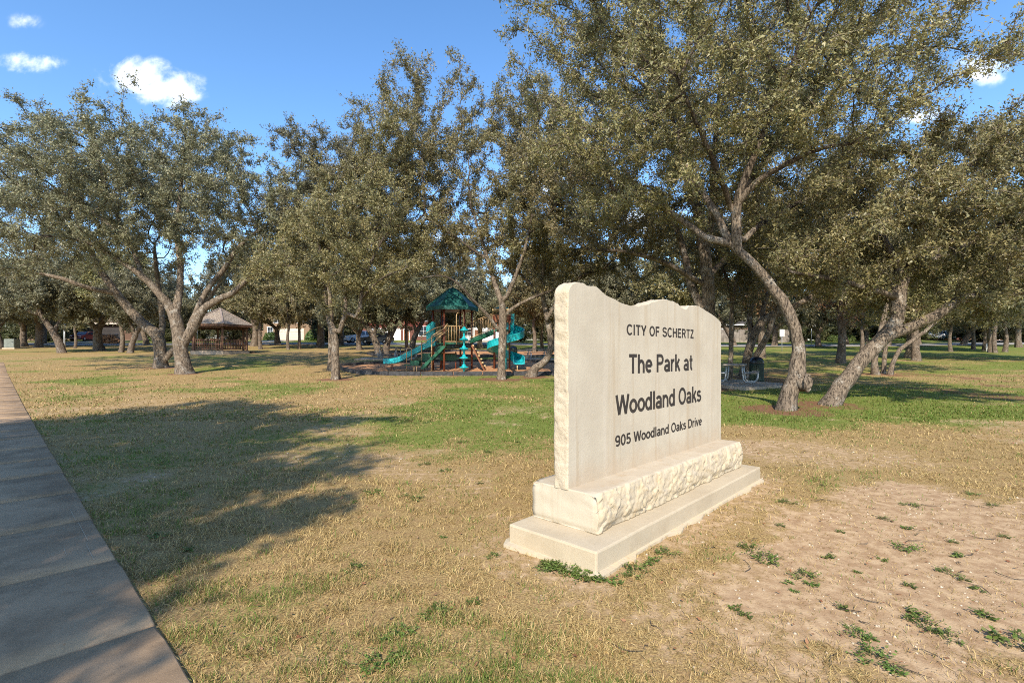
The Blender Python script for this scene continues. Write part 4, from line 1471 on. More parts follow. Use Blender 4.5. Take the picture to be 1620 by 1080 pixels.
p_dense = proto(331, [[(0, 0, 0, .34), (.1, 0, 1.6, .30), (0, .1, 3.2, .24), (.1, 0, 5.0, .16), (0, 0, 7.0, .08)],
                      [(.05, 0, 2.0, .16), (1.2, .3, 3.2, .1), (2.4, .5, 4.4, .06)], [(0, 0, 2.4, .16), (-1.2, -.4, 3.6, .1), (-2.4, -.6, 4.6, .06)]],
                [(0, 0, 5.4, 4.2, 4.0, 3.6, 1.0, .6), (0, 0, 2.4, 4.2, 3.8, 1.8, .8, .3)], 46000, .26, 190, 9, MD, .65, 'leafy_tree')
p_rust = proto(341, [[(0, 0, 0, .26), (.1, 0, 1.8, .22), (0, .1, 3.6, .18), (.1, 0, 6.0, .12), (0, 0, 8.6, .05)],
                     [(.05, 0, 3.0, .1), (1.0, .3, 4.6, .07), (1.6, .5, 6.4, .04)], [(0, 0, 3.4, .1), (-1.0, -.4, 5.0, .07), (-1.5, -.6, 7.0, .04)]],
               [(0, 0, 7.0, 2.6, 2.6, 3.6, 1.0, 3.4)], 22000, .17, 90, 9, [leaf_rust, twig_m], .6, 'cypress_tree')

FAR = [
    # prototype, px, D, scale, scale z, rotation, label, group
    (p_spread, 158, 54, 1.30, 1.15, 40, 'thick leaning oak in front of the brown house, left of the log pile', None),
    (p_lean, 98, 49, 1.05, 1.05, 205, 'left leaning oak beside the thin grey post on the left lawn', None),
    (p_spread, 38, 66, 1.15, 1.0, 120, 'oak with wide branches near the plank fence at far left', None),
    (p_tall, 192, 50, 1.0, 1.0, 10, 'upright oak trunk right of the log pile', None),
    (p_lean, 206, 49, .8, .95, 0, 'slanting oak trunk between the log pile and the largest oak', None),
    (p_tall, 119, 60, .75, .8, 60, 'small crooked oak near the red car', None),
    (p_lean, 0, 58, 1.1, 1.0, 150, 'oak at the far left edge beyond the utility box', None),
    (p_tall, 412, 57, .95, 1.0, 140, 'slim oak directly right of the gazebo', None),
    (p_tall, 456, 56, .8, .9, 210, 'slim pale oak left of the pale garage door', None),
    (p_tall, 473, 58, .85, .95, 300, 'slim dark oak in front of the pale garage door', None),
    (p_lean, 600, 44, .95, .9, 180, 'oak leaning left across the white pickup', None),
    (p_lean, 609, 45, .9, .95, 20, 'bent oak beside the left picnic table behind the slide', None),
    (p_spread, 569, 55, .8, .85, 30, 'small oak in front of the white pickup', None),
    (p_tall, 643, 47, .8, .9, 80, 'thin straight oak just left of the play structure', None),
    (p_lean, 651, 55, .95, 1.0, 15, 'oak leaning right behind the top of the straight slide', None),
    (p_spread, 760, 58, .9, .9, 75, 'oak far behind the stair bridge of the play structure', None),
    (p_tall, 845, 50, .95, .95, 20, 'left one of two slim oaks behind the spiral slide', None),
    (p_tall, 858, 54, .9, 1.0, 190, 'right one of two slim oaks behind the spiral slide', None),
    (p_lean, 906, 48, 1.0, 1.0, 30, 'oak behind the left end of the sign', None),
    (p_spread, 990, 47, 1.0, 1.05, 200, 'oak half hidden behind the middle of the sign', None),
    (p_tall, 1093, 40, 1.15, 1.15, 100, 'straight oak behind the right part of the sign', None),
    (p_tall, 1364, 54, .95, .9, 20, 'pale straight oak at the edge of the road on the right', None),
    (p_tall, 1504, 51, .8, .85, 130, 'slim oak in front of the white car on the right', None),
    (p_tall, 1540, 56, .9, .95, 20, 'dark slim oak right of the white car', None),
    (p_tall, 1557, 53, .85, .95, 250, 'thick dark stem left of the pale pair at far right', None),
    (p_lean, 1567, 50, .62, .95, 200, 'left stem of the pale pair at far right', None),
    (p_tall, 1574, 49, .9, 1.0, 160, 'right stem of the pale pair at far right', None),
    (p_tall, 1590, 51, .95, 1.0, 300, 'single pale trunk right of the pale pair at far right', None),
    (p_rust, 1330, 34, 1.05, 1.12, 0, 'tall rusty tree whose top shows between the right crowns', None),
    (p_rust, 1450, 37, 1.1, 1.1, 120, 'rust coloured tree showing above the leaning oak', None),
    (p_rust, 1205, 40, 1.2, 1.25, 60, 'tall thin rusty tree behind the knotty oak', None),
    (p_spread, 506, 62, 1.35, 1.6, 260, 'tall dark branched oak rising left of the small forked oak', None),
    (p_spread, 402, 66, 1.3, 1.4, 190, 'broad oak behind the gazebo roof', None),
    (p_spread, 690, 58, 1.3, 1.4, 310, 'broad oak rising behind the play structure roof', None),
    (p_spread, 1440, 40, 1.15, 1.0, 90, 'broad oak beyond the three pale stems', None),
    (p_spread, 1640, 36, 1.2, 1.1, 30, 'broad oak at the right edge of the lawn', None),
    (p_spread, 60, 62, 1.2, 1.25, 280, 'broad oak spreading over the left lawn', None),
]
MID = [(1296, 64, 'oak left of the pale straight oak by the road'), (1338, 70, 'oak over the round shrubs'), (1402, 66, 'oak behind the three pale stems'), (1452, 72, 'oak left of the white estate car'), (1524, 70, 'oak over the white estate car'),
       (1612, 62, 'oak near the right edge in front of the red brick house'), (1225, 66, 'oak behind the small white sign'), (1160, 68, 'oak in front of the grey panelled wall'), (1066, 62, 'oak behind the middle of the sign top'),
       (940, 64, 'oak behind the dip of the sign top'), (872, 68, 'oak right of the two slim oaks behind the spiral slide'), (800, 70, 'oak in front of the pale house'), (725, 66, 'oak behind the tower roof'), (540, 70, 'oak left of the white pickup'),
       (440, 72, 'oak before the tan two storey house'), (285, 68, 'oak behind the largest oak'), (232, 70, 'oak right of the brown house garage'), (66, 74, 'oak over the plank fence at far left'), (-30, 66, 'oak beyond the left edge'), (1570, 76, 'oak before the red brick house'), (1370, 82, 'oak by the bend of the right road')]
for i_, (px_, D_, lab_) in enumerate(MID):
    FAR.append(((p_spread, p_lean, p_spread)[i_ % 3], px_, D_, .95 + .25 * ((i_ * 7) % 5) / 4, .85 + .3 * ((i_ * 3) % 4) / 3, (i_ * 77) % 360, lab_, None))
first = set()
for (pr_, px, D, s_, sz, rz, lab, grp) in FAR:
    o = pr_ if pr_ not in first else copy_tree(pr_)
    first.add(pr_)
    p = gp(px, D)
    o.location = p
    o.rotation_euler = (0, 0, R(rz))
    o.scale = (s_, s_, sz)
    tag(o, lab, 'tree', grp)

# the tree row beyond the houses and beyond the road
far_px = [(-40, 112), (20, 118), (85, 108), (150, 120), (215, 113), (275, 109), (330, 118), (385, 108), (430, 116), (505, 104), (545, 117), (590, 112), (640, 118), (690, 108), (735, 116),
          (790, 110), (840, 104), (880, 116), (925, 108), (970, 118), (1020, 108), (1065, 116), (1110, 106), (1150, 98), (1190, 112), (1235, 118), (1290, 112), (1335, 106), (1385, 118),
          (1430, 112), (1475, 122), (1520, 112), (1560, 118), (1605, 108), (1650, 116), (-95, 108), (-150, 116), (-215, 106), (-290, 112), (-375, 104), (-470, 110), (-580, 104), (1710, 110), (1780, 116), (1860, 108), (1960, 112)]
def woodland():
    g = np.random.default_rng(77)
    V = []; tr = []
    wood = MB()
    for (px, D) in far_px:
        b0 = gp(px, D)
        H_ = g.uniform(9, 14)
        Wd = g.uniform(5.5, 8.0)
        nb = 13
        cl = []
        for k in range(nb):
            d = g.normal(size=3); d /= np.linalg.norm(d)
            cl.append((np.array([b0.x, b0.y, b0.z + H_ * .52]) + d * np.array([Wd * .62, Wd * .5, H_ * .36]), g.uniform(1.6, 2.8)))
        n_ = 5200
        ci = g.integers(0, nb, n_)
        d = g.normal(size=(n_, 3)); d /= np.linalg.norm(d, axis=1)[:, None]
        r = (1 - .7 * g.random((n_, 1)) ** 1.6)
        q = np.array([cl[c][0] for c in ci]) + d * r * np.array([cl[c][1] for c in ci])[:, None] * np.array([1.15, 1.15, .85])
        ax = g.normal(size=(n_, 3)); ax /= np.linalg.norm(ax, axis=1)[:, None]
        s_ = np.cross(d + g.normal(size=(n_, 3)) * .7 + np.array([0, 0, .4]), ax); s_ /= np.linalg.norm(s_, axis=1)[:, None]
        l = .42 * g.uniform(.5, 1.3, (n_, 1))
        V.append(np.stack([q - ax * l * .5 - s_ * l * .25, q + s_ * l * .45, q + ax * l * .5 - s_ * l * .2], 1).reshape(-1, 3))
    V = np.concatenate(V)
    n_ = len(V) // 3
    me = np_mesh('woodland', V, tris=np.arange(n_ * 3).reshape(-1, 3), mats=[leaf_dark])
    at = me.attributes.new('rnd', 'FLOAT', 'FACE'); at.data.foreach_set('value', g.random(n_).astype(np.float32))
    tag(link('woodland', me), 'far dark mass of trees behind the houses and the road', 'woodland', None, 'stuff')


woodland()
# loose screen of small leafy trees on the house lots
for i, (px, D, lab) in enumerate(((66, 80, 'bushy tree beside the plank fence at far left'), (262, 84, 'bushy tree between the brown house and the gazebo'), (372, 80, 'dense tree behind the gazebo'),
                                  (520, 82, 'dense tree left of the red house'), (712, 84, 'dense tree right of the red house'), (905, 82, 'dense tree behind the left end of the sign'),
                                  (1000, 84, 'dense tree behind the middle of the sign'), (1275, 86, 'bushy tree left of the round shrubs'), (1440, 84, 'bushy tree beside the road behind the leaning oak'),
                                  (1600, 80, 'dense tree at the far right edge'))):
    o = p_dense if p_dense not in first else copy_tree(p_dense)
    first.add(p_dense)
    o.location = gp(px, D)
    s_ = random.uniform(.7, .95)
    o.rotation_euler = (0, 0, random.uniform(0, 6.28))
    o.scale = (s_, s_, s_)
    tag(o, lab, 'tree', None)

for i, (px, D, s_, lab) in enumerate(((22, 84, .55, 'low bushy tree left of the plank fence'), (112, 88, .5, 'low bushy tree left of the red car'), (318, 86, .55, 'low bushy tree between the brown houses behind the gazebo'),
                                      (545, 86, .55, 'low bushy tree behind the white pickup'), (822, 84, .6, 'low bushy tree behind the spiral slide'), (868, 86, .55, 'low bushy tree behind the bent oak'),
                                      (1212, 80, .5, 'low bushy tree behind the litter bin'), (1256, 88, .6, 'low bushy tree right of the grey panelled wall'), (1306, 94, .6, 'low bushy tree left of the pale straight oak'),
                                      (1356, 92, .6, 'low bushy tree right of the round shrubs'), (1398, 90, .65, 'low bushy tree behind the leaning oak trunk'), (1462, 97, .6, 'low bushy tree just left of the white estate car'),
                                      (1528, 88, .55, 'low bushy tree just right of the white estate car'), (1550, 84, .6, 'low bushy tree behind the thick dark stem'), (1622, 82, .6, 'low bushy tree at the right border'))):
    o = copy_tree(p_dense)
    o.location = gp(px, D)
    o.scale = (s_ * 1.25, s_ * 1.1, s_)
    o.rotation_euler = (0, 0, i * 1.9)
    tag(o, lab, 'tree', None)

# oaks behind the photographer: they shade the walk and the left of the lawn
for (src, x, y, s_, sz, rz, lab) in ((p_spread, -9.9, -2.4, 1.0, 1.3, 30, 'left oak behind the viewer shading the walk'), (p_lean, -8.6, -2.6, .9, 1.2, 160, 'right oak behind the viewer shading the lawn'),
                                     (p_tall, -6.0, -5.8, .95, 1.0, 70, 'slim oak behind the viewer shading the near end of the walk')):
    o = copy_tree(src)
    o.location = (x, y, tz(x, y))
    o.scale = (s_, s_, sz)
    o.rotation_euler = (0, 0, R(rz))
    tag(o, lab, 'tree', None)


# ------------------------------------------------------------------ gazebo
def gazebo():
    p = gp(348, 48.0)
    root = empty('gazebo', p, R(5), 'hexagonal brown timber gazebo with a shingled pointed roof beside the largest oak', 'gazebo')
    ang = [R(a) for a in (0, 60, 120, 180, 240, 300)]
    ro, zr, zp = 3.05, 2.72, 4.35
    # roof: six faces, each a part with rows of shingles laid as steps
    for i in range(6):
        a, b_ = ang[i], ang[(i + 1) % 6]
        m = MB()
        rows = 12
        for k in range(rows):
            f0 = k / rows; f1 = (k + 1.25) / rows
            f1 = min(f1, 1)
            r0, r1 = ro * (1 - f0), ro * (1 - f1)
            z0, z1 = zr + (zp - zr) * f0, zr + (zp - zr) * f1
            A = Vector((r0 * math.cos(a), r0 * math.sin(a), z0 + .03)); B = Vector((r0 * math.cos(b_), r0 * math.sin(b_), z0 + .03))
            Cc = Vector((r1 * math.cos(b_), r1 * math.sin(b_), z1)); Dd = Vector((r1 * math.cos(a), r1 * math.sin(a), z1))
            m.poly([A, B, Cc, Dd] if r1 > .01 else [A, B, Cc])
            m.poly([A, A - Vector((0, 0, .035)), B - Vector((0, 0, .035)), B])
        o = m.build('roof_face', shingle_m, root)
        MB().bar((ro * math.cos(a), ro * math.sin(a), zr + .05), (.03 * math.cos(a), .03 * math.sin(a), zp + .04), .16, .05).build('hip_cap', cream_cap, root)
        MB().bar(((ro - .06) * math.cos(a), (ro - .06) * math.sin(a), zr - .10), ((ro - .06) * math.cos(b_), (ro - .06) * math.sin(b_), zr - .10), .05, .20).build('fascia', wood_brown, root)
        m = MB(); m.poly([(ro * .98 * math.cos(a), ro * .98 * math.sin(a), zr - .03), (ro * .98 * math.cos(b_), ro * .98 * math.sin(b_), zr - .03), (0, 0, zr + .6)])
        m.build('ceiling_panel', wood_brown, root)
    rp = 2.5
    fl = .28
    m = MB(); m.prism([(2.75 * math.cos(a), 2.75 * math.sin(a), -.15) for a in ang], (0, 0, .15 + fl - .06)); m.build('floor_slab', slab_m, root)
    m = MB(); m.prism([(2.72 * math.cos(a), 2.72 * math.sin(a), fl - .055) for a in ang], (0, 0, .055)); m.build('floor_deck', wood_brown, root)
    for i in range(6):
        a, b_ = ang[i], ang[(i + 1) % 6]
        P = Vector((rp * math.cos(a), rp * math.sin(a), 0)); Qv = Vector((rp * math.cos(b_), rp * math.sin(b_), 0))
        MB().box((P.x, P.y, (zr + fl) / 2 - .1), (.15, .15, zr - fl + .02), rz=a).build('post', wood_brown, root)
        MB().bar(P + Vector((0, 0, zr - .25)), Qv + Vector((0, 0, zr - .25)), .08, .2).build('beam', wood_brown, root)
        if i == 0: continue                                              # the open side faces right
        d = (Qv - P).normalized()
        r_ = empty('railing', (0, 0, 0)); r_.parent = root
        for z, h in ((fl + 1.0, .07), (fl + .56, .06), (fl + .12, .07)):
            MB().bar(P + d * .08 + Vector((0, 0, z)), Qv - d * .08 + Vector((0, 0, z)), .06, h).build('rail', wood_brown, r_)
        me = None
        n_ = 15
        for k in range(n_):
            q = P + (Qv - P) * ((k + 1) / (n_ + 1))
            o = MB().box((q.x, q.y, fl + .56), (.045, .045, .9), rz=math.atan2(d.y, d.x)).build('baluster', wood_brown, r_)
    # bench round the inside
    for i in (0, 1, 2):
        a, b_ = ang[i], ang[i + 1]
        P = Vector((2.15 * math.cos(a), 2.15 * math.sin(a), fl + .45)); Qv = Vector((2.15 * math.cos(b_), 2.15 * math.sin(b_), fl + .45))
        MB().bar(P, Qv, .4, .05).build('bench_seat', wood_brown, root)
    m = MB()
    a = R(30)
    for k in range(2):
        m.box((2.75 + .3 * k, -1.5 * 0, .09 - .07 * k), (.34, 1.6, .12))
    for v_ in m.bm.verts: v_.co = Matrix.Rotation(a, 3, 'Z') @ v_.co
    m.build('step', wood_brown, root)
    return root


cream_cap = simple('pale_hip_cap', (.27, .21, .17), .9, .2, 5.0)
gazebo()

# ------------------------------------------------------------------ play structure
PD = 29.0
PB = gp(716, PD)
pk = F / PD
playpos = Vector((PB.x, PB.y, PB.z + .03))
play = empty('play_structure', playpos, 0, 'playground tower with dark teal roof, blue slides, pod climber and stair bridge', 'playground')


def L(px, py, y=0.0):
    """local point on the play structure seen at a photo pixel, y metres behind its centre"""
    d = PD + y
    return Vector(((px - CX) / F * d - playpos.x, y, CH - (py - HY) / F * d - playpos.z))


deck_z = L(700, 543)[2]
eave_z = L(700, 491)[2]
peak_z = L(700, 456)[2]
hx = [R(12 + 60 * i) for i in range(6)]
RP = 1.13
for a in hx:
    MB().tube([(RP * math.cos(a), RP * math.sin(a), -.3), (RP * math.cos(a), RP * math.sin(a), eave_z + .15)], .06, 10).build('post', brown_metal, play)
m = MB(); m.prism([((RP + .02) * math.cos(a), (RP + .02) * math.sin(a), deck_z - .06) for a in hx], (0, 0, .07)); m.build('deck', green_pl, play)
for i in range(6):
    a, b_ = hx[i], hx[(i + 1) % 6]
    rr = [(1.52, eave_z - .04), (1.52, eave_z + .16), (1.22, eave_z + .42), (.72, eave_z + .85), (.2, peak_z - .04), (.03, peak_z)]
    m = MB()
    for (r0, z0), (r1, z1) in zip(rr, rr[1:]):
        m.poly([(r0 * math.cos(a), r0 * math.sin(a), z0), (r0 * math.cos(b_), r0 * math.sin(b_), z0), (r1 * math.cos(b_), r1 * math.sin(b_), z1), (r1 * math.cos(a), r1 * math.sin(a), z1)])
    m.build('roof_panel', teal_roof, play)
    m = MB(); m.tube([(r * math.cos(a), r * math.sin(a), z + .012) for r, z in rr[1:]], .028, 6); m.build('roof_rib', teal_roof, play)
m = MB(); m.prism([(1.47 * math.cos(a), 1.47 * math.sin(a), eave_z - .03) for a in hx], (0, 0, .05)); m.build('roof_lining', can_black, play)
MB().lathe([(.02, 0), (.06, .03), (.055, .08), (.01, .12)], (0, 0, peak_z - .02), 10).build('finial', teal_roof, play)


def trough(path, w, h, t=.05, bank=None):
    """open slide: U section swept along a path of points"""
    m = MB()
    pts = [Vector(p) for p in path]
    secs = []
    for i, p in enumerate(pts):
        d = (pts[min(i + 1, len(pts) - 1)] - pts[max(i - 1, 0)]).normalized()
        side = Vector((0, 0, 1)).cross(d)
        side = side.normalized() if side.length > .01 else Vector((0, 1, 0))
        up = d.cross(side).normalized()
        sec = []
        prof = [(-w / 2 - t, h), (-w / 2 - t, -t), (-w * .3, -t * 1.6), (w * .3, -t * 1.6), (w / 2 + t, -t), (w / 2 + t, h), (w / 2, h), (w / 2, .08), (w * .3, 0), (-w * .3, 0), (-w / 2, .08), (-w / 2, h)]
        for s_, u_ in prof: sec.append(m.bm.verts.new(p + side * s_ + up * u_))
        secs.append(sec)
    n_ = len(secs[0])
    for a, b_ in zip(secs, secs[1:]):
        for j in range(n_):
            f = m.bm.faces.new((a[j], a[(j + 1) % n_], b[(j + 1) % n_] if False else b_[(j + 1) % n_], b_[j]))
    for sec in (secs[0], secs[-1]):
        m.bm.faces.new((sec[0], sec[1], sec[10], sec[11])); m.bm.faces.new((sec[1], sec[2], sec[9], sec[10]))
        m.bm.faces.new((sec[2], sec[3], sec[8], sec[9])); m.bm.faces.new((sec[3], sec[4], sec[7], sec[8])); m.bm.faces.new((sec[4], sec[5], sec[6], sec[7]))
    return m


ys = -.35
P_ = [L(690, 545, ys), L(678, 548, ys), L(664, 555, ys), L(650, 562, ys), L(638, 568.5, ys), L(629, 572, ys), L(618, 573.5, ys), L(608, 573.5, ys)]
trough(P_, .50, .24).build('slide', teal_pl, play)
m = MB()
for s_ in (-.28, .28):
    a = L(676, 545, ys); c_ = L(685, 509, ys)
    m.prism([(a.x, ys + s_, a.z - .02), (a.x + .42, ys + s_, a.z - .02), (a.x + .42, ys + s_, c_.z), (a.x + .30, ys + s_, c_.z), (a.x - .02, ys + s_, c_.z - .28)], (0, .05, 0))
m.build('slide_hood', teal_pl, play)
q = L(612, 577, ys)
MB().tube([(q.x + .3, ys - .2, -.2), (q.x + .3, ys - .2, q.z)], .03).tube([(q.x + .3, ys + .2, -.2), (q.x + .3, ys + .2, q.z)], .03).build('slide_leg', brown_metal, play)

# stair with hand rails in front of the slide
yf, yb = -1.35, -.75
for y in (yf, yb):
    dx = 0 if y == yf else -2.8
    off = (683 - 667) if y == yf else 0
    o1 = off
    pts = [L(667 + o1, 590, y), L(667 + o1, 531, y), L(686 + o1, 520, y), L(708, 512 - (0 if y == yf else -1), y + .15)]
    pts[0].z = -.2
    MB().tube(pts, .036, 7).build('hand_rail', tan_metal, play)
    pts = [L(668 + o1, 543, y), L(686 + o1 * .6, 532, y), L(708, 522, y + .15)]
    MB().tube(pts, .03, 7).build('hand_rail', tan_metal, play)
for k in range(5):
    f = k / 4
    px = 671 + 30 * f; py = 581 - 33 * f
    q = L(px, py, -1.05)
    MB().box((q.x, -1.05, q.z), (.32, .62, .05)).build('stair_tread', green_pl, play)
    MB().box((q.x + .16, -1.05, q.z + .13), (.03, .6, .24)).build('stair_riser', green_pl, play)
a = L(668, 582, -1.05); e = L(704, 546, -1.05)
for y in (-1.37, -.73):
    MB().bar((a.x, y, a.z - .04), (e.x, y, e.z - .06), .03, .16).build('stringer', green_pl, play)
# transfer step
q0, q1 = L(641, 577, -1.2), L(664, 577, -1.2)
MB().box(((q0.x + q1.x) / 2, -1.2, q0.z), (q1.x - q0.x, .75, .06)).build('transfer_platform', green_pl, play)
MB().box(((q0.x + q1.x) / 2 + .18, -1.2, q0.z + .14), (.5, .7, .2)).build('transfer_step', green_pl, play)
for dy in (-1.5, -.9):
    pts = [L(643, 590, dy), L(643, 553, dy), L(645, 550, dy), L(650, 550, dy), L(651, 553, dy), L(651, 576, dy)]
    pts[0].z = -.2
    MB().tube(pts, .022, 7).build('grab_bar', tan_metal, play)
for px in (655, 659):
    q = L(px, 580, -1.45)
    MB().tube([(q.x, -1.45, -.2), (q.x, -1.45, q0.z)], .03).build('leg', tan_metal, play)

# pod climber
q = L(734, 520, -1.3)
pod = MB()
pod.tube([(q.x, -1.3, -.2), (q.x, -1.3, L(734, 516, -1.3).z)], .045, 10)
pod.build('climber_pole', teal_pl, play)
for py in (522, 537, 551.5, 566, 581):
    z = L(734, py, -1.3).z
    MB().lathe([(.05, -.19), (.085, -.13), (.10, -.07), (.20, -.045), (.26, -.02), (.26, .02), (.20, .045), (.11, .08), (.10, .14), (.06, .19)], (q.x, -1.3, z), 14).build('pod', teal_pl, play)
top = L(733, 516, -1.3)
MB().tube([top, L(733, 497, -1.3), L(733, 494, -1.2), L(733, 493, -.9)], .024, 7).build('climber_arch', tan_metal, play)
MB().tube([L(722, 545, -1.15), L(722, 500, -1.15), L(723, 496, -1.1), L(726, 494, -.95)], .024, 7).build('climber_arch', tan_metal, play)

# barriers between posts
def barrier(i, mat, bars=8, h=.95):
    a, b_ = hx[i], hx[(i + 1) % 6]
    A = Vector((RP * math.cos(a), RP * math.sin(a), 0)); B = Vector((RP * math.cos(b_), RP * math.sin(b_), 0))
    g_ = empty('barrier', (0, 0, 0)); g_.parent = play
    for z in (deck_z + .08, deck_z + h):
        MB().tube([A + Vector((0, 0, z)), B + Vector((0, 0, z))], .02, 6).build('rail', mat, g_)
    for k in range(bars):
        p = A + (B - A) * ((k + .7) / (bars + .4))
        MB().tube([p + Vector((0, 0, deck_z + .08)), p + Vector((0, 0, deck_z + h))], .014, 5).build('bar', mat, g_)


barrier(0, tan_metal); barrier(1, tan_metal); barrier(4, tan_metal, 7)
q = L(694, 530, .6)
MB().box((q.x, .6, q.z), (.3, .05, .7)).build('play_panel', tan_pl, play)
# green leaf seat under the deck and the low counter
m = MB()
for k, (px, py, w, h_) in enumerate(((697, 551, .55, .3), (703, 546, .5, .3), (694, 557, .4, .25))):
    q = L(px, py, -.55)
    m.box((q.x, -.55 + .05 * k, q.z), (w, .08, h_), rot=Matrix.Rotation(R(-32), 3, 'Y'), bev=.02)
m.build('leaf_panel', green_pl, play)
q = L(675, 565, -.2)
MB().box((q.x, -.2, q.z), (.5, .4, .5), bev=.03).build('step_block', green_pl, play)
q = L(709, 565, .3)
MB().box((q.x, .3, q.z), (1.0, .06, .42), bev=.02).build('counter_panel', green_pl, play)
q = L(709, 559, .3)
MB().box((q.x, .2, q.z), (1.05, .35, .05)).build('counter_top', brown_pl, play)
for px in (697, 721):
    q = L(px, 580, .35)
    MB().tube([(q.x, .35, -.2), (q.x, .35, 1.05)], .04).build('leg', brown_metal, play)
# sloping climbing wall on the right
a = L(748, 545, -.35); e = L(768, 582, -.35)
m = MB(); m.prism([(a.x, -.95, a.z), (a.x, .35, a.z), (e.x, .35, e.z - .1), (e.x, -.95, e.z - .1)], (-.05, 0, -.08)); m.build('climbing_wall', brown_pl, play)
for k in range(7):
    f = (k + .5) / 7
    MB().box((a.x + (e.x - a.x) * f + .01, -.85 + (k * .47) % 1.1, a.z + (e.z - a.z) * f + .03), (.12, .14, .09), bev=.03).build('hand_hold', tan_pl, play)

# stair bridge up to the second tower
bz0 = L(745, 537, .3); bz1 = L(781, 522, .9)
n_ = 9
for k in range(n_):
    f = (k + .5) / n_
    x = bz0.x + (bz1.x - bz0.x) * f; z = bz0.z + (bz1.z - bz0.z) * f; y = .3 + .6 * f
    MB().box((x, y, z - .05), ((bz1.x - bz0.x) / n_ * 1.05, 1.0, .14)).build('bridge_step', green_pl, play)
for s_ in (-.5, .5):
    g_ = empty('bridge_railing', (0, 0, 0)); g_.parent = play
    A = Vector((bz0.x, .3 + s_, bz0.z)); B = Vector((bz1.x, .9 + s_, bz1.z))
    for h_ in (.08, .98):
        MB().tube([A + Vector((0, 0, h_)), B + Vector((0, 0, h_))], .022, 6).build('rail', tan_metal, g_)
    for k in range(10):
        p = A + (B - A) * ((k + .4) / 10)
        MB().tube([p + Vector((0, 0, .06)), p + Vector((0, 0, .98))], .014, 5).build('bar', tan_metal, g_)
    MB().bar(A + Vector((0, 0, -.16)), B + Vector((0, 0, -.16)), .05, .16).build('stringer', green_pl, g_)
# second tower
tq0, tq1 = L(782, 545, .6), L(806, 545, .6)
tcx = (tq0.x + tq1.x) / 2
for x in (tq0.x, tq1.x):
    for y in (.45, 1.45):
        MB().tube([(x, y, -.3), (x, y, L(790, 500, .6).z)], .055, 9).build('post', brown_metal, play)
dz2 = bz1.z
MB().box((tcx, .95, dz2 - .04), (tq1.x - tq0.x + .1, 1.1, .08)).build('deck', green_pl, play)
zt = L(790, 503, .6).z
m = MB()
for (x, y, sx, sy) in ((tcx, .47, tq1.x - tq0.x, .06), (tq1.x, .95, .06, .95)):
    m.box((x, y, zt - .02), (sx + .1, sy, .48))
m.build('tower_panel', brown_pl, play)
MB().tube([(tcx - .2, .42, zt - .35), (tcx - .2, .42, zt - .85)], .09, 10).build('periscope', brown_pl, play)
ztr = L(790, 492, .6).z
m = MB(); hw = (tq1.x - tq0.x) / 2 + .12
m.prism([(tcx - hw, .95 - hw, ztr), (tcx + hw, .95 - hw, ztr), (tcx + hw, .95 + hw, ztr), (tcx - hw, .95 + hw, ztr)], (0, 0, .12))
m.build('tower_eave', tan_pl, play)
m = MB()
zz_ = L(790, 482, .6).z
c4 = [(tcx - hw * .9, .95 - hw * .9, ztr + .12), (tcx + hw * .9, .95 - hw * .9, ztr + .12), (tcx + hw * .9, .95 + hw * .9, ztr + .12), (tcx - hw * .9, .95 + hw * .9, ztr + .12)]
for i in range(4): m.poly([c4[i], c4[(i + 1) % 4], (tcx, .95, zz_)])
m.build('tower_roof', green_pl, play)
# spiral slide: open helix leaving the second tower on the right
scx, scy = L(800, 550, .3).x, .15
zT, zB = dz2 + .05, L(810, 574, 0).z
pts = []
T = 40
r_ = .78
for k in range(T + 1):
    f = k / T
    a = R(75) - f * R(440)
    pts.append((scx + r_ * math.cos(a), scy + r_ * math.sin(a), zT + (zB - zT) * (f ** .92)))
dl = (Vector(pts[-1]) - Vector(pts[-2])); dl.z = 0; dl.normalize()
pts += [tuple(Vector(pts[-1]) + dl * .25), tuple(Vector(pts[-1]) + dl * .55)]
trough(pts, .56, .34).build('spiral_slide', teal_pl, play)
m = MB()
q = Vector(pts[0])
for s_ in (-.36, .36):
    m.box((q.x - .05, q.y + s_ * .2, q.z + .45), (.74, .05, .95))
    break
m.box((scx + .45, scy + .62, zT + .30), (.06, .8, .75), bev=.02)
m.build('slide_hood', teal_pl, play)
MB().tube([(scx, scy, -.3), (scx, scy, zT + .3)], .06, 10).build('slide_pole', teal_pl, play)
q = Vector(pts[-1])
MB().tube([(q.x - .1, q.y + .1, -.3), (q.x - .1, q.y + .1, q.z - .05)], .03, 8).build('slide_leg', tan_metal, play)


# ------------------------------------------------------------------ picnic tables, bins, box, posts
def picnic_table(name, loc, rz, label, k=1.0, slab=(2.9, 2.9)):
    root = empty(name, loc, rz, label, 'picnic table')
    for y in (-.30, -.10, .10, .30):
        MB().box((0, y * 1.0, .745), (1.85, .185, .045)).build('top_plank', plank_grey, root)
    for s_ in (-1, 1):
        MB().box((0, s_ * .74, .44), (1.85, .26, .045)).build('seat_plank', plank_grey, root)
    for x in (-.62, .62):
        m = MB()
        for s_ in (-1, 1):
            m.tube([(x, s_ * .28, .72), (x, s_ * .30, .45), (x, s_ * .34, .15), (x, s_ * .42, .05), (x, s_ * .62, .04), (x, s_ * .74, .06), (x, s_ * .83, .16), (x, s_ * .84, .40)], .028, 8)
            m.tube([(x, s_ * .84, .405), (x, s_ * .30, .405)], .024, 7)
        m.tube([(x, -.36, .712), (x, .36, .712)], .022, 7)
        m.build('frame', galv, root)
    return root


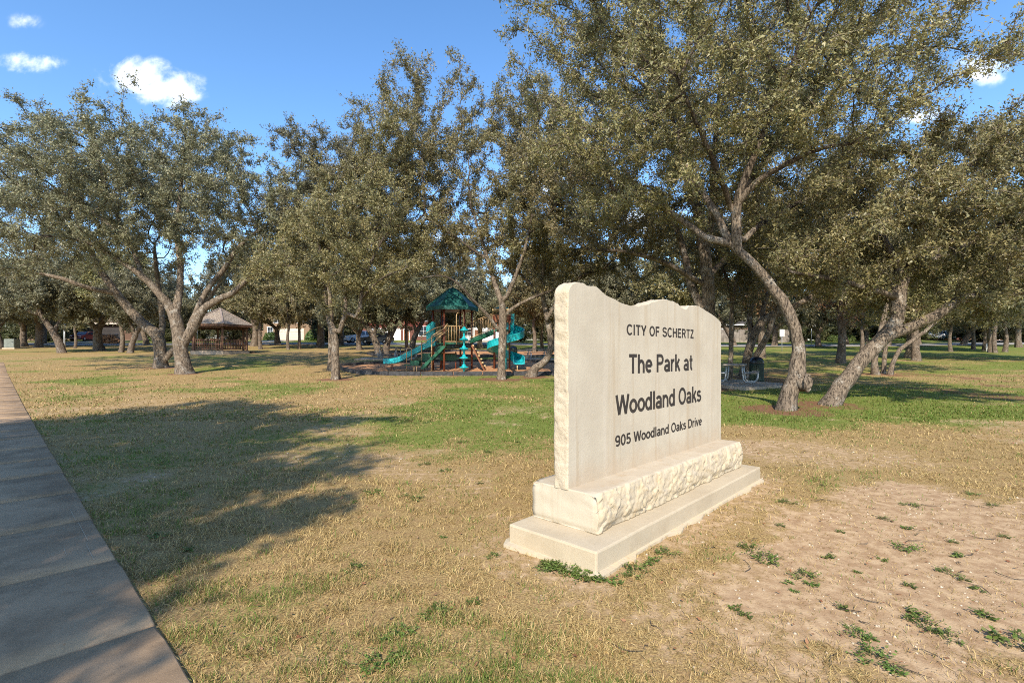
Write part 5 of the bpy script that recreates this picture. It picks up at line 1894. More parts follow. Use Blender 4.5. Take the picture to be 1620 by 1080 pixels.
def pad(px, D, w, d, rz, label):
    p = gp(px, D)
    m = MB(); m.box((0, 0, 0), (w, d, .16), bev=.01)
    o = m.build('concrete_pad', slab_m)
    o.location = (p.x, p.y, p.z + .015)
    dzx = (tz(p.x, p.y + .8) - tz(p.x, p.y - .8)) / 1.6
    o.rotation_euler = (math.atan(dzx) * .7, 0, rz)
    tag(o, label, 'concrete pad')
    return p


p = pad(1166, 20.5, 3.3, 3.3, R(28), 'square concrete pad under the picnic table right of the sign')
picnic_table('picnic_table', (p.x - .05, p.y + .05, p.z + .10), R(62), 'grey picnic table with bent steel legs right of the sign')
p = pad(846, 38.0, 3.2, 3.0, R(8), 'pale concrete pad under the picnic table behind the spiral slide')
picnic_table('picnic_table', (p.x + .2, p.y, p.z + .10), R(8), 'grey picnic table behind the spiral slide')
p = pad(612, 38.5, 4.2, 3.0, R(0), 'long concrete pad left of the straight slide')
picnic_table('picnic_table', (p.x + .1, p.y, p.z + .10), R(4), 'dark topped picnic table on the long pad left of the straight slide')
p = gp(637, 39.5)
picnic_table('picnic_table', (p.x + .4, p.y + .3, p.z + .02), R(12), 'picnic table under the thin oak just left of the play tower')


def litter_bin(loc, label, rz=0):
    root = empty('litter_bin', loc, rz, label, 'bin')
    for k in range(20):
        a = 2 * math.pi * k / 20
        MB().box((.29 * math.cos(a), .29 * math.sin(a), .40), (.02, .075, .78), rz=a).build('slat', can_green, root)
    for z in (.06, .74):
        MB().lathe([(.275, z - .03), (.31, z - .03), (.31, z + .03), (.275, z + .03)], (0, 0, 0), 20).build('hoop', can_green, root)
    MB().lathe([(.26, .04), (.262, .76)], (0, 0, 0), 20).build('liner', can_black, root)
    m = MB()
    m.lathe([(.30, .78), (.31, .81), (.30, .90), (.26, 1.0), (.18, 1.075), (.02, 1.11)], (0, 0, 0), 20)
    m.build('lid', can_black, root)
    MB().box((0, -.27, .90), (.24, .08, .12), rz=0, bev=.015).build('lid_flap', can_green, root)
    return root


litter_bin(gp(1197, 22.0), 'dark green slatted bin with black domed lid by the picnic table')
litter_bin(gp(812, 36.0), 'dark green bin behind the spiral slide')

p = gp(19, 58)
ub = empty('utility_box', p, R(10), 'grey green utility box on the far left lawn edge', 'utility box')
MB().box((0, 0, .02), (1.25, 1.1, .2)).build('base', conc_m, ub)
MB().box((0, 0, .62), (1.05, .9, 1.05), bev=.04).build('cabinet', util_m, ub)
MB().box((0, -.455, .60), (.92, .03, .82), bev=.008).build('door', util_m, ub)
MB().box((.36, -.475, .62), (.05, .03, .12)).build('handle', galv, ub)


def sign_post(px, D, h, label, plate=(.32, .45), mat=None, name='road_sign'):
    root = empty(name, gp(px, D), 0, label, 'sign')
    MB().tube([(0, 0, -.2), (0, 0, h)], .035, 8).build('post', galv, root)
    m = MB(); m.box((0, -.045, h - plate[1] / 2), (plate[0], .012, plate[1]), bev=.004)
    m.build('plate', mat or white_m, root)
    return root


r_ = sign_post(217, 66, 2.3, 'white and blue parking sign on a post behind the left oaks', (.55, .75))
MB().box((0, -.054, 1.75), (.36, .006, .22)).build('symbol', blue_m, r_)
sign_post(1237, 52, 2.3, 'small white sign on a thin post right of the knotty trunk', (.5, .75))
r_ = sign_post(1284, 72, 3.0, 'white street name sign on a post beside the right road', (.2, .3))
MB().box((.1, -.05, 2.85), (1.2, .02, .22)).build('name_plate', white_m, r_)
MB().box((0, -.35, 2.6), (.02, .9, .2)).build('name_plate', white_m, r_)
sign_post(312, 72, 2.2, 'narrow white sign on a post seen between the limbs of the largest oak', (.3, .5))
pp = empty('lamp_post', gp(102, 60), 0, 'thin grey post rising behind the left leaning oak', 'post')
MB().tube([(0, 0, -.3), (0, 0, 3.0)], .09, 10).build('pole', galv, pp)
MB().lathe([(.11, 0), (.14, .03), (.05, .12)], (0, 0, 3.0), 10).build('cap', galv, pp)
bp = empty('bollard', gp(1561, 52), 0, 'short white post on the lawn at the right', 'post')
MB().tube([(0, 0, -.2), (0, 0, .75)], .06, 8).build('pole', white_m, bp)
MB().lathe([(.07, .72), (.07, .78), (.02, .81)], (0, 0, 0), 8).build('cap', white_m, bp)

# log pile
lp = gp(174, 74)
k = 0
for row in range(5):
    for j in range(9 - row):
        r0 = random.uniform(.13, .19)
        x = (j - (8 - row) / 2) * .42 + random.uniform(-.07, .07); y = random.uniform(-.25, .25); z = .17 + row * .29
        m = MB(); a = random.uniform(-.35, .35)
        Ln = random.uniform(.8, 1.3)
        m.tube([(-math.sin(a) * Ln / 2, -math.cos(a) * Ln / 2, -.04), (0, 0, random.uniform(-.02, .02)), (math.sin(a) * Ln / 2, math.cos(a) * Ln / 2, .02)], [r0, r0 * 1.02, r0 * .95], 8)
        o = m.build('log', log_m)
        o.location = (lp.x + x, lp.y + y, lp.z + z)
        o.rotation_euler = (random.uniform(-.15, .15), 0, random.uniform(-.5, .5))
        tag(o, 'cut log lying in the brown log pile in front of the brown house', 'log', 'logs in the pile')


# ------------------------------------------------------------------ vehicles
def vehicle(name, loc, rz, label, kind, paint):
    root = empty(name, loc, rz, label, {'suv': 'car', 'hatch': 'car', 'pickup': 'pickup truck'}[kind])
    # side profile (x forward, z up), body half width
    if kind == 'pickup':
        Ln, W, H = 5.6, 1.95, 1.9
        body = [(-2.8, .55), (-2.8, 1.15), (-.95, 1.18), (.95, 1.2), (1.15, 1.22), (2.45, 1.12), (2.75, .95), (2.8, .55), (2.55, .38), (-2.6, .40)]
        cab = [(-1.0, 1.17), (-.85, 1.86), (.35, 1.88), (1.15, 1.2)]
        wx = (1.75, -1.75); wr = .40
    elif kind == 'suv':
        Ln, W, H = 4.7, 1.88, 1.72
        body = [(-2.3, .50), (-2.32, 1.0), (-2.2, 1.08), (.95, 1.08), (2.05, .98), (2.30, .80), (2.33, .48), (2.1, .32), (-2.1, .34)]
        cab = [(-2.18, 1.06), (-1.95, 1.66), (-.3, 1.72), (.35, 1.66), (1.05, 1.07)]
        wx = (1.42, -1.38); wr = .36
    else:
        Ln, W, H = 4.4, 1.8, 1.55
        body = [(-2.15, .45), (-2.18, .92), (-2.05, 1.0), (1.0, .95), (1.9, .86), (2.17, .70), (2.18, .42), (1.95, .28), (-1.95, .30)]
        cab = [(-2.05, .98), (-1.7, 1.48), (-.2, 1.55), (.3, 1.48), (1.1, .94)]
        wx = (1.35, -1.3); wr = .33

    def shell(prof, w0, w1, zlo, zhi):
        m = MB()
        rings = []
        for s_ in (-1, 1):
            ring = []
            for (x, z) in prof:
                f = 0 if zhi <= zlo else max(0, min(1, (z - zlo) / (zhi - zlo)))
                ring.append(m.bm.verts.new((x, s_ * (w0 + (w1 - w0) * f) / 2, z)))
            rings.append(ring)
        n_ = len(prof)
        m.bm.faces.new(rings[0]); m.bm.faces.new(rings[1][::-1])
        for i in range(n_):
            m.bm.faces.new((rings[0][i], rings[1][i], rings[1][(i + 1) % n_], rings[0][(i + 1) % n_]))
        return m
    m = shell(body, W, W * .96, .5, 1.2)
    bmesh.ops.bevel(m.bm, geom=m.bm.edges[:], offset=.06, segments=2, affect='EDGES', profile=.6)
    m.build('body', paint, root)
    zl, zh = cab[0][1], max(z for _, z in cab)
    m = shell(cab, W * .93, W * .74, zl, zh)
    bmesh.ops.bevel(m.bm, geom=m.bm.edges[:], offset=.04, segments=2, affect='EDGES')
    m.build('cabin', paint, root)
    # glass: windscreen, rear window and side windows slightly proud of the cabin

    def on(x, z, s_):
        f = (z - zl) / (zh - zl)
        return Vector((x, s_ * (W * .93 + (W * .74 - W * .93) * f) / 2 + s_ * .012, z))
    for s_ in (-1, 1):
        xs = [(cab[0][0] + .32, -.62), (-.54, .18)] if kind != 'pickup' else [(cab[0][0] + .18, -.25), (-.18, .45)]
        if kind == 'suv' or kind == 'hatch': xs = [(-1.75, -1.05), (-.98, -.12), (-.05, .55)]
        for (x0, x1) in xs:
            m = MB(); m.poly([on(x0, zl + .08, s_), on(x1, zl + .08, s_), on(x1 - .10, zh - .10, s_), on(x0 + .08, zh - .10, s_)])
            m.build('side_window', glass_m, root)
        MB().box((.72, s_ * (W / 2 + .08), zl + .06), (.10, .18, .13), bev=.02).build('mirror', paint, root)

    def slope(a, b_, t0, t1, out, nm):
        A = Vector((a[0], 0, a[1])); B = Vector((b_[0], 0, b_[1]))
        d = (B - A); nrm = Vector((d.z, 0, -d.x)).normalized() * out
        p0 = A + d * t0 + nrm * .02; p1 = A + d * t1 + nrm * .02
        w0 = W * .80; w1 = W * .66
        m = MB(); m.poly([p0 + Vector((0, -w0 / 2, 0)), p0 + Vector((0, w0 / 2, 0)), p1 + Vector((0, w1 / 2, 0)), p1 + Vector((0, -w1 / 2, 0))])
        m.build(nm, glass_m, root)
    slope(cab[-1], cab[-2], .12, .92, 1, 'windscreen')
    slope(cab[0], cab[1], .15, .88, -1, 'rear_window')
    for x in wx:
        for s_ in (-1, 1):
            w_ = empty('wheel', (x, s_ * (W / 2 - .10), wr)); w_.parent = root
            w_.rotation_euler = (R(90), 0, 0)
            MB().lathe([(wr * .62, -.11), (wr * .95, -.11), (wr, -.07), (wr, .07), (wr * .95, .11), (wr * .62, .11)], (0, 0, 0), 20).build('tyre', tyre_m, w_)
            MB().lathe([(.02, -.118), (wr * .3, -.125), (wr * .64, -.105), (wr * .64, .105), (wr * .3, .125), (.02, .118)], (0, 0, 0), 16).build('rim', rim_m, w_)
    fx = body[6][0] if kind != 'suv' else 2.3
    for s_ in (-1, 1):
        MB().box((fx - .05, s_ * W * .37, .80 if kind != 'pickup' else .98), (.16, .36, .17), bev=.03).build('headlight', lamp_m, root)
        MB().box((body[1][0] + .02, s_ * W * .42, .86), (.10, .20, .26), bev=.02).build('tail_light', lamp_red, root)
    MB().box((fx + .0, 0, .74 if kind != 'pickup' else .92), (.10, W * .42, .26), bev=.02).build('grille', can_black, root)
    MB().box((fx + .03, 0, .46), (.14, W * .92, .16), bev=.03).build('bumper', paint if kind == 'hatch' else galv, root)
    MB().box((fx + .11, 0, .52), (.012, .34, .14)).build('number_plate', white_m, root)
    return root


def vat(px, D, dz=.08):
    p = gp(px, D); p.z += dz
    return p


vehicle('parked_car', vat(134, 86), R(-82), 'dark red car parked on the drive behind the left oaks', 'suv', car_red)
vehicle('parked_car', vat(343, 88), R(-80), 'dark car glimpsed through the gazebo', 'suv', car_black)
vehicle('parked_pickup', vat(573, 76, .06), R(215), 'white pickup truck parked on the road left of the play structure', 'pickup', car_white)
vehicle('parked_car', vat(596, 71.5, .06), R(180), 'black car parked on the road in front of the white garage doors', 'suv', car_black)
vehicle('parked_car', vat(1490, 92, .1), R(12), 'white estate car parked beyond the green lawn on the right', 'suv', car_white)
vehicle('parked_car', vat(1300, 96, .1), R(170), 'silver car parked beyond the round shrubs', 'hatch', car_silver)


# ------------------------------------------------------------------ houses
def house(px, D, w, d, h, rz, label, wall, roof, rh=2.4, gable=True, garages=(), windows=(), door=None, upper=None, over=.5, chimney=False, z0=0.0, gar_mat=None):
    p = gp(px, D)
    root = empty('house', (p.x, p.y, p.z + z0), rz, label, 'house')
    if upper:
        zl = upper[0]
        MB().box((0, d / 2, (zl - 1) / 2), (w, d, zl + 1)).build('wall', wall, root)
        MB().box((0, d / 2 + .0, (zl + h) / 2 + .002), (w + .02, d + .02, h - zl)).build('upper_wall', upper[1], root)
    else:
        MB().box((0, d / 2, (h - 1) / 2), (w, d, h + 1)).build('wall', wall, root)
    m = MB()
    x0, x1, y0, y1 = -w / 2 - over, w / 2 + over, -over, d + over
    if gable == 'front':
        m.prism([(x0, y0, h), (x1, y0, h), (0, y0, h + rh)], (0, y1 - y0, 0))
    elif gable:
        m.prism([(x0, y0, h), (x0, y1, h), (x0, (y0 + y1) / 2, h + rh)], (x1 - x0, 0, 0))
    else:
        v_ = [(x0, y0, h), (x1, y0, h), (x1, y1, h), (x0, y1, h)]
        rdg = [(x0 + (y1 - y0) * .45, d / 2, h + rh), (x1 - (y1 - y0) * .45, d / 2, h + rh)]
        m.poly([v_[0], v_[1], rdg[1], rdg[0]]); m.poly([v_[2], v_[3], rdg[0], rdg[1]]); m.poly([v_[1], v_[2], rdg[1]]); m.poly([v_[3], v_[0], rdg[0]]); m.poly(v_[::-1])
    rf = m.build('roof', roof, root)
    MB().box((0, y0 - .02, h - .08), (x1 - x0, .05, .22)).build('fascia', white_m if roof is not roof_brown else cream_m, root)
    if chimney:
        MB().box((w * .25, d * .45, h + rh * .8), (.9, .7, rh * 1.1)).build('chimney', wall, rf)
    for (gx, gw, gh) in garages:
        g_ = empty('garage_door', (gx, -.02, 0)); g_.parent = root
        MB().box((0, -.012, gh / 2), (gw + .3, .06, gh + .18)).build('frame', white_m if gar_mat is None else gar_mat, g_)
        for k in range(4):
            MB().box((0, -.06, gh * (k + .5) / 4), (gw, .05, gh / 4 - .03), bev=.01).build('door_panel', gar_mat or white_m, g_)
    for (wx, wz, ww, wh) in windows:
        f = empty('window', (wx, -.02, wz)); f.parent = root
        m = MB()
        for (x, z, sx, sz) in ((0, wh / 2, ww + .2, .1), (0, -wh / 2, ww + .2, .1), (-ww / 2, 0, .1, wh - .1), (ww / 2, 0, .1, wh - .1), (0, 0, .06, wh - .1), (0, 0.0, ww - .1, .05)):
            m.box((x, -.03 - (.004 if sz == .05 else 0), z), (sx, .08, sz))
        m.build('frame', white_m, f)
        MB().box((0, -.002, 0), (ww, .03, wh)).build('pane', glass_m, f)
    if door:
        g_ = empty('door', (door[0], -.02, 0)); g_.parent = root
        MB().box((0, -.02, 1.05), (1.2, .06, 2.2)).build('frame', white_m, g_)
        MB().box((0, -.05, 1.02), (.95, .05, 2.04)).build('leaf', brown_pl, g_)
        MB().box((.36, -.085, 1.0), (.05, .04, .12)).build('handle', galv, g_)
    return root


house(205, 92, 15, 11, 3.2, R(4), 'brown house with a big sloping roof and dark garage behind the left oaks', brick_brown, roof_brown, 4.2, True, ((-3.6, 4.9, 2.3), (2.2, 2.6, 2.3)), ((5.4, 1.6, 1.6, 1.3),), (4.0,), None, .7, True, gar_mat=dark_open)
house(64, 102, 14, 11, 3.0, R(-3), 'low tan house behind the plank fence at far left', brick_tan, roof_dark, 2.8, False, ((3, 4.9, 2.2),), ((-3, 1.6, 1.8, 1.3), (-5.5, 1.6, 1.4, 1.3)), (-.5,))
house(455, 97, 9.5, 11, 5.2, R(0), 'two storey tan house with a single pale double garage door right of the gazebo', brick_tan, roof_brown, 2.4, True, ((.6, 4.9, 2.15),), ((-3.4, 1.7, 1.1, 1.7), (-2.0, 4.0, 1.3, 1.2), (2.4, 4.0, 1.3, 1.2)), None, None, .5, gar_mat=cream_m)
house(330, 100, 13, 10, 3.1, R(2), 'brown house behind the gazebo', brick_brown, roof_dark, 2.6, False, ((-2.5, 4.8, 2.2),), ((2.0, 1.6, 1.5, 1.3), (4.6, 1.6, 1.5, 1.3)), (.8,), gar_mat=cream_m)
house(634, 94, 15.5, 11, 5.3, R(0), 'dark red two storey house with two white garage doors behind the white pickup', brick_red, roof_dark, 2.5, 'front', ((-4.6, 2.6, 2.2), (-1.5, 2.7, 2.2)), ((4.4, 1.7, 1.9, 1.9), (4.4, 4.2, 1.4, 1.2), (-3, 4.2, 1.2, 1.2)), (1.1,), (2.6, red_side))
house(772, 98, 14, 11, 3.1, R(-2), 'pale house with a wide white garage door behind the stair bridge', white_m, roof_grey, 2.8, True, ((1.0, 4.9, 2.2),), ((-4, 1.6, 1.8, 1.3), (5, 1.6, 1.4, 1.3)), (-2.2,))
house(905, 101, 13, 10, 3.0, R(3), 'tan house behind the left part of the sign', brick_tan, roof_dark, 2.6, False, ((3, 4.6, 2.2),), ((-3, 1.6, 1.8, 1.3),), (-.5,))
house(1005, 88, 10, 10, 5.4, R(-20), 'house with a grey gable peeping over the dip of the sign', white_m, roof_grey, 3.4, 'front', (), ((0, 4.0, 1.4, 1.3),), None)
house(1178, 92, 17, 10, 3.0, R(-4), 'long low house with a dark roof behind the grey panelled wall', brick_brown, roof_dark, 2.4, True, (), ((-4, 1.6, 1.6, 1.3), (4, 1.6, 1.6, 1.3)), None)
house(1272, 104, 9, 9, 3.0, R(8), 'white gabled house with a red side wing beyond the right road', white_m, roof_grey, 2.4, 'front', (), ((0, 1.7, 1.6, 1.3),), None, (1.6, red_side))
house(1420, 108, 15, 10, 3.0, R(-6), 'tan house behind the leaning oak', brick_tan, roof_dark, 2.6, False, ((-3, 4.8, 2.2),), ((3, 1.6, 1.8, 1.3),), (.6,))
house(1586, 92, 15, 10, 3.1, R(-10), 'red brick house at the far right', brick_red, roof_dark, 2.6, False, ((-4.0, 4.6, 2.2),), ((2, 1.6, 1.7, 1.3), (5, 1.6, 1.4, 1.3)), (0,), gar_mat=brick_tan)


wall_panel = simple('grey_wall_panel', (.23, .20, .17), .9, .25, 1.5)


def fence(x0, y0, x1, y1, h, label, mat, plank=.14, name='fence', wall=False):
    root = empty(name, (x0, y0, 0), 0, label, 'wall' if wall else 'fence')
    d = Vector((x1 - x0, y1 - y0)); Ln = d.length; d.normalize()
    n_ = max(1, int(Ln / 2.4))
    for k in range(n_ + 1):
        x, y = d.x * Ln * k / n_, d.y * Ln * k / n_
        MB().box((x, y, tz(x0 + x, y0 + y) + h / 2 - .1), (.24 if wall else .11, .24 if wall else .11, h + .35), rz=math.atan2(d.y, d.x)).build('post', mat, root)
    if wall:
        for k in range(n_):
            a = k / n_ * Ln + .11; b_ = (k + 1) / n_ * Ln - .11
            z = tz(x0 + d.x * (a + b_) / 2, y0 + d.y * (a + b_) / 2)
            MB().bar((d.x * a, d.y * a, z + h / 2 - .15), (d.x * b_, d.y * b_, z + h / 2 - .15), .16, h + .3).build('panel', mat, root)
    else:
        np_ = min(290, int(Ln / plank))
        me = MB().box((0, 0, 0), (Ln / np_ * .9, .025, h)).mesh('plank', mat)
        for k in range(np_):
            t = (k + .5) / np_ * Ln
            o = link('plank', me, root, (d.x * t - d.y * .05, d.y * t + d.x * .05, tz(x0 + d.x * t, y0 + d.y * t) + h / 2 + random.uniform(-.015, .015)))
            o.rotation_euler = (0, 0, math.atan2(d.y, d.x))
        for z in (.35, h - .35):
            MB().bar((0, 0, tz(x0, y0) + z), (d.x * Ln, d.y * Ln, tz(x1, y1) + z), .05, .09).build('rail', mat, root)
    return root


def fpx(a, b_, D, h, label, mat, **kw):
    p = gp(a, D); q = gp(b_, D)
    return fence(p.x, p.y, q.x, q.y, h, label, mat, **kw)


fpx(14, 62, 90, 2.0, 'weathered plank fence at far left', wood_fence)
fpx(272, 306, 96, 1.9, 'brown plank fence between the brown houses', wood_fence)
fpx(382, 441, 98, 1.9, 'orange brown plank fence left of the tan two storey house', wood_fence)
fpx(500, 574, 99, 1.9, 'dark plank fence left of the red house', wood_fence)
fpx(696, 738, 99, 1.9, 'plank fence right of the red house', wood_grey)
fpx(826, 862, 97, 1.9, 'grey plank fence right of the pale house', wood_grey)
fpx(1120, 1247, 82, 2.1, 'grey panelled wall in front of the long low house', wall_panel, wall=True, name='panel_wall')
fpx(1330, 1372, 108, 1.9, 'plank fence beyond the round shrubs', wood_fence)
fpx(1470, 1545, 104, 1.9, 'plank fence behind the white estate car', wood_fence)


# ------------------------------------------------------------------ shrubs and hedges
def shrub_proto(seed, n_, size, rad, mats):
    g = np.random.default_rng(seed)
    d = g.normal(size=(n_, 3)); d /= np.linalg.norm(d, axis=1)[:, None]
    d[:, 2] = np.abs(d[:, 2])
    r = (1 - .45 * g.random((n_, 1)) ** 2) * (1 + .22 * (vnoise(d[:, 0] * 3 + 5, d[:, 1] * 3 + d[:, 2] * 2, seed)[:, None] - .5))
    q = d * r * np.array(rad)
    ax = g.normal(size=(n_, 3)); ax /= np.linalg.norm(ax, axis=1)[:, None]
    s_ = np.cross(d + g.normal(size=(n_, 3)) * .6, ax); s_ /= np.linalg.norm(s_, axis=1)[:, None]
    l = size * g.uniform(.6, 1.3, (n_, 1))
    V = np.stack([q - ax * l * .5, q + s_ * l * .27, q + ax * l * .5, q - s_ * l * .27], 1).reshape(-1, 3)
    me = np_mesh('foliage', V, quads=np.arange(n_ * 4).reshape(-1, 4), mats=mats)
    at = me.attributes.new('rnd', 'FLOAT', 'FACE'); at.data.foreach_set('value', g.random(n_).astype(np.float32))
    root = empty('shrub', (0, 0, 0))
    link('foliage', me, root)
    m = MB()
    for k in range(5):
        a = k * 1.26
        m.tube([(0, 0, -.1), (.12 * math.cos(a), .12 * math.sin(a), rad[2] * .4), (.5 * rad[0] * math.cos(a), .5 * rad[1] * math.sin(a), rad[2] * .75)], [.03, .022, .01], 5)
    m.build('stem', twig_m, root)
    return root


sh = shrub_proto(5, 2600, .17, (.85, .85, 1.25), [leaf_shrub])
SH = [(1318, 84, 1.0, 'leftmost of four round green shrubs by the right road'), (1327, 84, .95, 'second of four round green shrubs by the right road'),
      (1336, 84, 1.0, 'third of four round green shrubs by the right road'), (1344.5, 84, 1.05, 'rightmost of four round green shrubs by the right road')]
for i, (px, D, s_, lab) in enumerate(SH):
    o = sh if i == 0 else copy_tree(sh)
    o.location = gp(px, D); o.scale = (s_, s_, s_ * .95); o.rotation_euler = (0, 0, i * 1.7)
    tag(o, lab, 'shrub', 'round shrubs by the road')
for i, (px, D, s_, lab) in enumerate(((78, 88, 2.0, 'light green bush beside the plank fence at far left'), (300, 92, 1.6, 'dark bush behind the largest oak trunk'), (428, 92, 1.5, 'bush in front of the orange brown fence'),
                                      (505, 90, 2.2, 'broad bush left of the red house'), (705, 92, 2.0, 'broad bush right of the red house'), (880, 90, 2.2, 'broad bush behind the left end of the sign'),
                                      (1300, 98, 1.6, 'bush left of the silver car'), (1375, 100, 2.4, 'tall bush behind the pale straight oak'), (1410, 98, 2.2, 'wide bush behind the three pale stems'),
                                      (1445, 100, 2.0, 'bush left of the white estate car'), (1530, 96, 1.8, 'bush right of the white estate car'), (1610, 86, 1.6, 'bush at the far right edge'),
                                      (5, 86, 2.0, 'dark bush at the far left edge'), (250, 90, 1.8, 'bush at the right corner of the brown house'))):
    o = copy_tree(sh)
    o.location = gp(px, D); o.scale = (s_ * 1.2, s_, s_ * .85); o.rotation_euler = (0, 0, i * 2.3)
    tag(o, lab, 'shrub')


# ------------------------------------------------------------------ grass, weeds, pebbles, litter
def on_walk(x, y):
    t = (x - W0[0]) * WP[0] + (y - W0[1]) * WP[1]
    return (t > -.012) & (t < 1.56)


def in_sign(x, y, g_=0.03):
    s_ = (x - SB[0]) * SD[0] + (y - SB[1]) * SD[1]
    t_ = (x - SB[0]) * SN[0] + (y - SB[1]) * SN[1]
    return (s_ > -g_) & (s_ < SL + g_) & (t_ > -g_) & (t_ < SW + g_)


def grass(seed, n_, d0, d1, pw, ln, wd, name, label):
    g = np.random.default_rng(seed)
    u = g.random(n_)
    y = (d0 ** (1 - pw) + u * (d1 ** (1 - pw) - d0 ** (1 - pw))) ** (1 / (1 - pw))
    x = g.uniform(-1.18, 1.18, n_) * y
    bare = f_bare(x, y); gr = f_green(x, y)
    tuft = fbm(x * 7 + seed * .37, y * 7, 111, 2); tuft2 = fbm(x * 1.6, y * 1.6, 115, 3)
    keep = g.random(n_) < np.clip(1.0 - 1.02 * bare, .15, 1) * np.clip(.20 + 1.4 * smooth(.36, .66, tuft) * smooth(.25, .6, tuft2 + .15), 0, 1)
    keep &= ~on_walk(x, y) & ~in_sign(x, y) & (f_chips(x, y) < .5) & (g.random(n_) > f_mulch(x, y) * 1.2)
    x, y, bare, gr, tuft = x[keep], y[keep], bare[keep], gr[keep], tuft[keep]
    if name == 'tall_grass':
        k2 = (tuft > .60) & (bare < .85)
        x, y, bare, gr, tuft = x[k2], y[k2], bare[k2], gr[k2], tuft[k2]
    m = len(x)
    z = terr(x, y)
    isg = g.random(m) < np.clip(gr * 1.35 - .12 + (fbm(x * 3.1, y * 3.1, 121, 2) - .5) * .9, .03, .95)
    l = ln * g.uniform(.45, 1.35, m) * (1 + .5 * (tuft - .5)) * np.where(isg, .95, 1.0) * np.clip(.55 + .05 * y, .7, 1.5) * (1 - .35 * bare)
    w = wd * g.uniform(.7, 1.3, m) * np.clip(y / 4.2, .75, 3.5)
    az = g.uniform(0, 2 * math.pi, m)
    el = np.radians(np.where(isg, g.uniform(25, 80, m), g.uniform(4, 58, m)))
    cv = g.uniform(-.55, .15, m)
    dx = np.cos(az); dy = np.sin(az)
    # ribbon of two segments bending over
    az2 = az + g.normal(0, .5, m)
    mx = x + dx * np.cos(el) * l * .5; my = y + dy * np.cos(el) * l * .5; mz = z + np.sin(el) * l * .5
    e2 = el + cv
    tx = mx + np.cos(az2) * np.cos(e2) * l * .5; ty = my + np.sin(az2) * np.cos(e2) * l * .5; t_z = np.maximum(mz + np.sin(e2) * l * .5, z + .003)
    sx = -dy * w * .5; sy = dx * w * .5
    sz = g.uniform(-.5, .5, m) * w
    zb = z - .004
    V = np.stack([np.stack([x - sx, y - sy, zb], 1), np.stack([x + sx, y + sy, zb], 1), np.stack([mx + sx * .8, my + sy * .8, mz + sz * .8], 1), np.stack([mx - sx * .8, my - sy * .8, mz - sz * .8], 1), np.stack([tx, ty, t_z], 1)], 1).reshape(-1, 3)
    b0 = (np.arange(m) * 5)[:, None]
    me = np_mesh(name, V, quads=b0 + np.array([[0, 1, 2, 3]]), tris=b0 + np.array([[3, 2, 4]]), mats=[grass_m])
    val = np.where(isg, g.uniform(.66, 1.0, m), g.uniform(0, .56, m) + .12 * (fbm(x * 1.1, y * 1.1, 131, 2) - .5))
    val = np.clip(val, 0, 1)
    at = me.attributes.new('rnd', 'FLOAT', 'FACE'); at.data.foreach_set('value', np.concatenate([val, val]).astype(np.float32))
    return tag(link(name, me), label, 'grass', None, 'stuff')


grass(401, 340000, 1.9, 13.0, 1.75, .070, .0042, 'grass', 'short dry straw coloured grass mixed with green over the near lawn')
grass(403, 60000, 1.9, 7.5, 1.4, .105, .0036, 'tall_grass', 'longer bent stems and tufts standing out of the short near lawn')
grass(402, 110000, 11.0, 42.0, 1.9, .055, .0062, 'grass', 'short patchy green and dry grass farther out under the oaks')


def gpx(px, py):
    """point of the ground seen at a photo pixel"""
    lo, hi = 1.5, 200.0
    for _ in range(50):
        mid = (lo + hi) / 2
        zz = tz((px - CX) / F * mid, mid)
        if HY + (CH - zz) / mid * F > py: lo = mid
        else: hi = mid
    return gp(px, (lo + hi) / 2)


def weed_proto(seed, n_st, rad, hgt, lf):
    g = np.random.default_rng(seed)
    V = []; val = []
    root = empty('weed', (0, 0, 0))
    st = MB()
    for k in range(n_st):
        a = g.uniform(0, 6.28); r_ = rad * math.sqrt(g.random()); h = hgt * g.uniform(.35, 1) * (1 - .5 * r_ / rad)
        tipp = np.array([r_ * math.cos(a), r_ * math.sin(a), h])
        st.tube([(tipp[0] * .25, tipp[1] * .25, -.01), tuple(tipp * np.array([.75, .75, .7])), tuple(tipp)], [.0016, .0013, .001], 3)
        for j in range(g.integers(3, 6)):
            q = tipp * g.uniform(.55, 1.05) + g.normal(0, .006, 3)
            q[2] = max(q[2], .006)
            b_ = g.uniform(0, 6.28)
            ax = np.array([math.cos(b_), math.sin(b_), g.uniform(-.3, .5)]); ax /= np.linalg.norm(ax)
            nn = np.array([g.normal(0, .35), g.normal(0, .35), 1.0])
            s_ = np.cross(nn, ax); s_ /= np.linalg.norm(s_)
            l = lf * g.uniform(.6, 1.3)
            V += [q, q + ax * l * .45 + s_ * l * .3, q + ax * l, q + ax * l * .45 - s_ * l * .3]
            val.append(g.random())
    me = np_mesh('leaves', np.array(V), quads=np.arange(len(V)).reshape(-1, 4), mats=[leaf_weed])
    at = me.attributes.new('rnd', 'FLOAT', 'FACE'); at.data.foreach_set('value', np.array(val, np.float32))
    link('leaves', me, root)
    st.build('stem', leaf_weed, root)
    return root


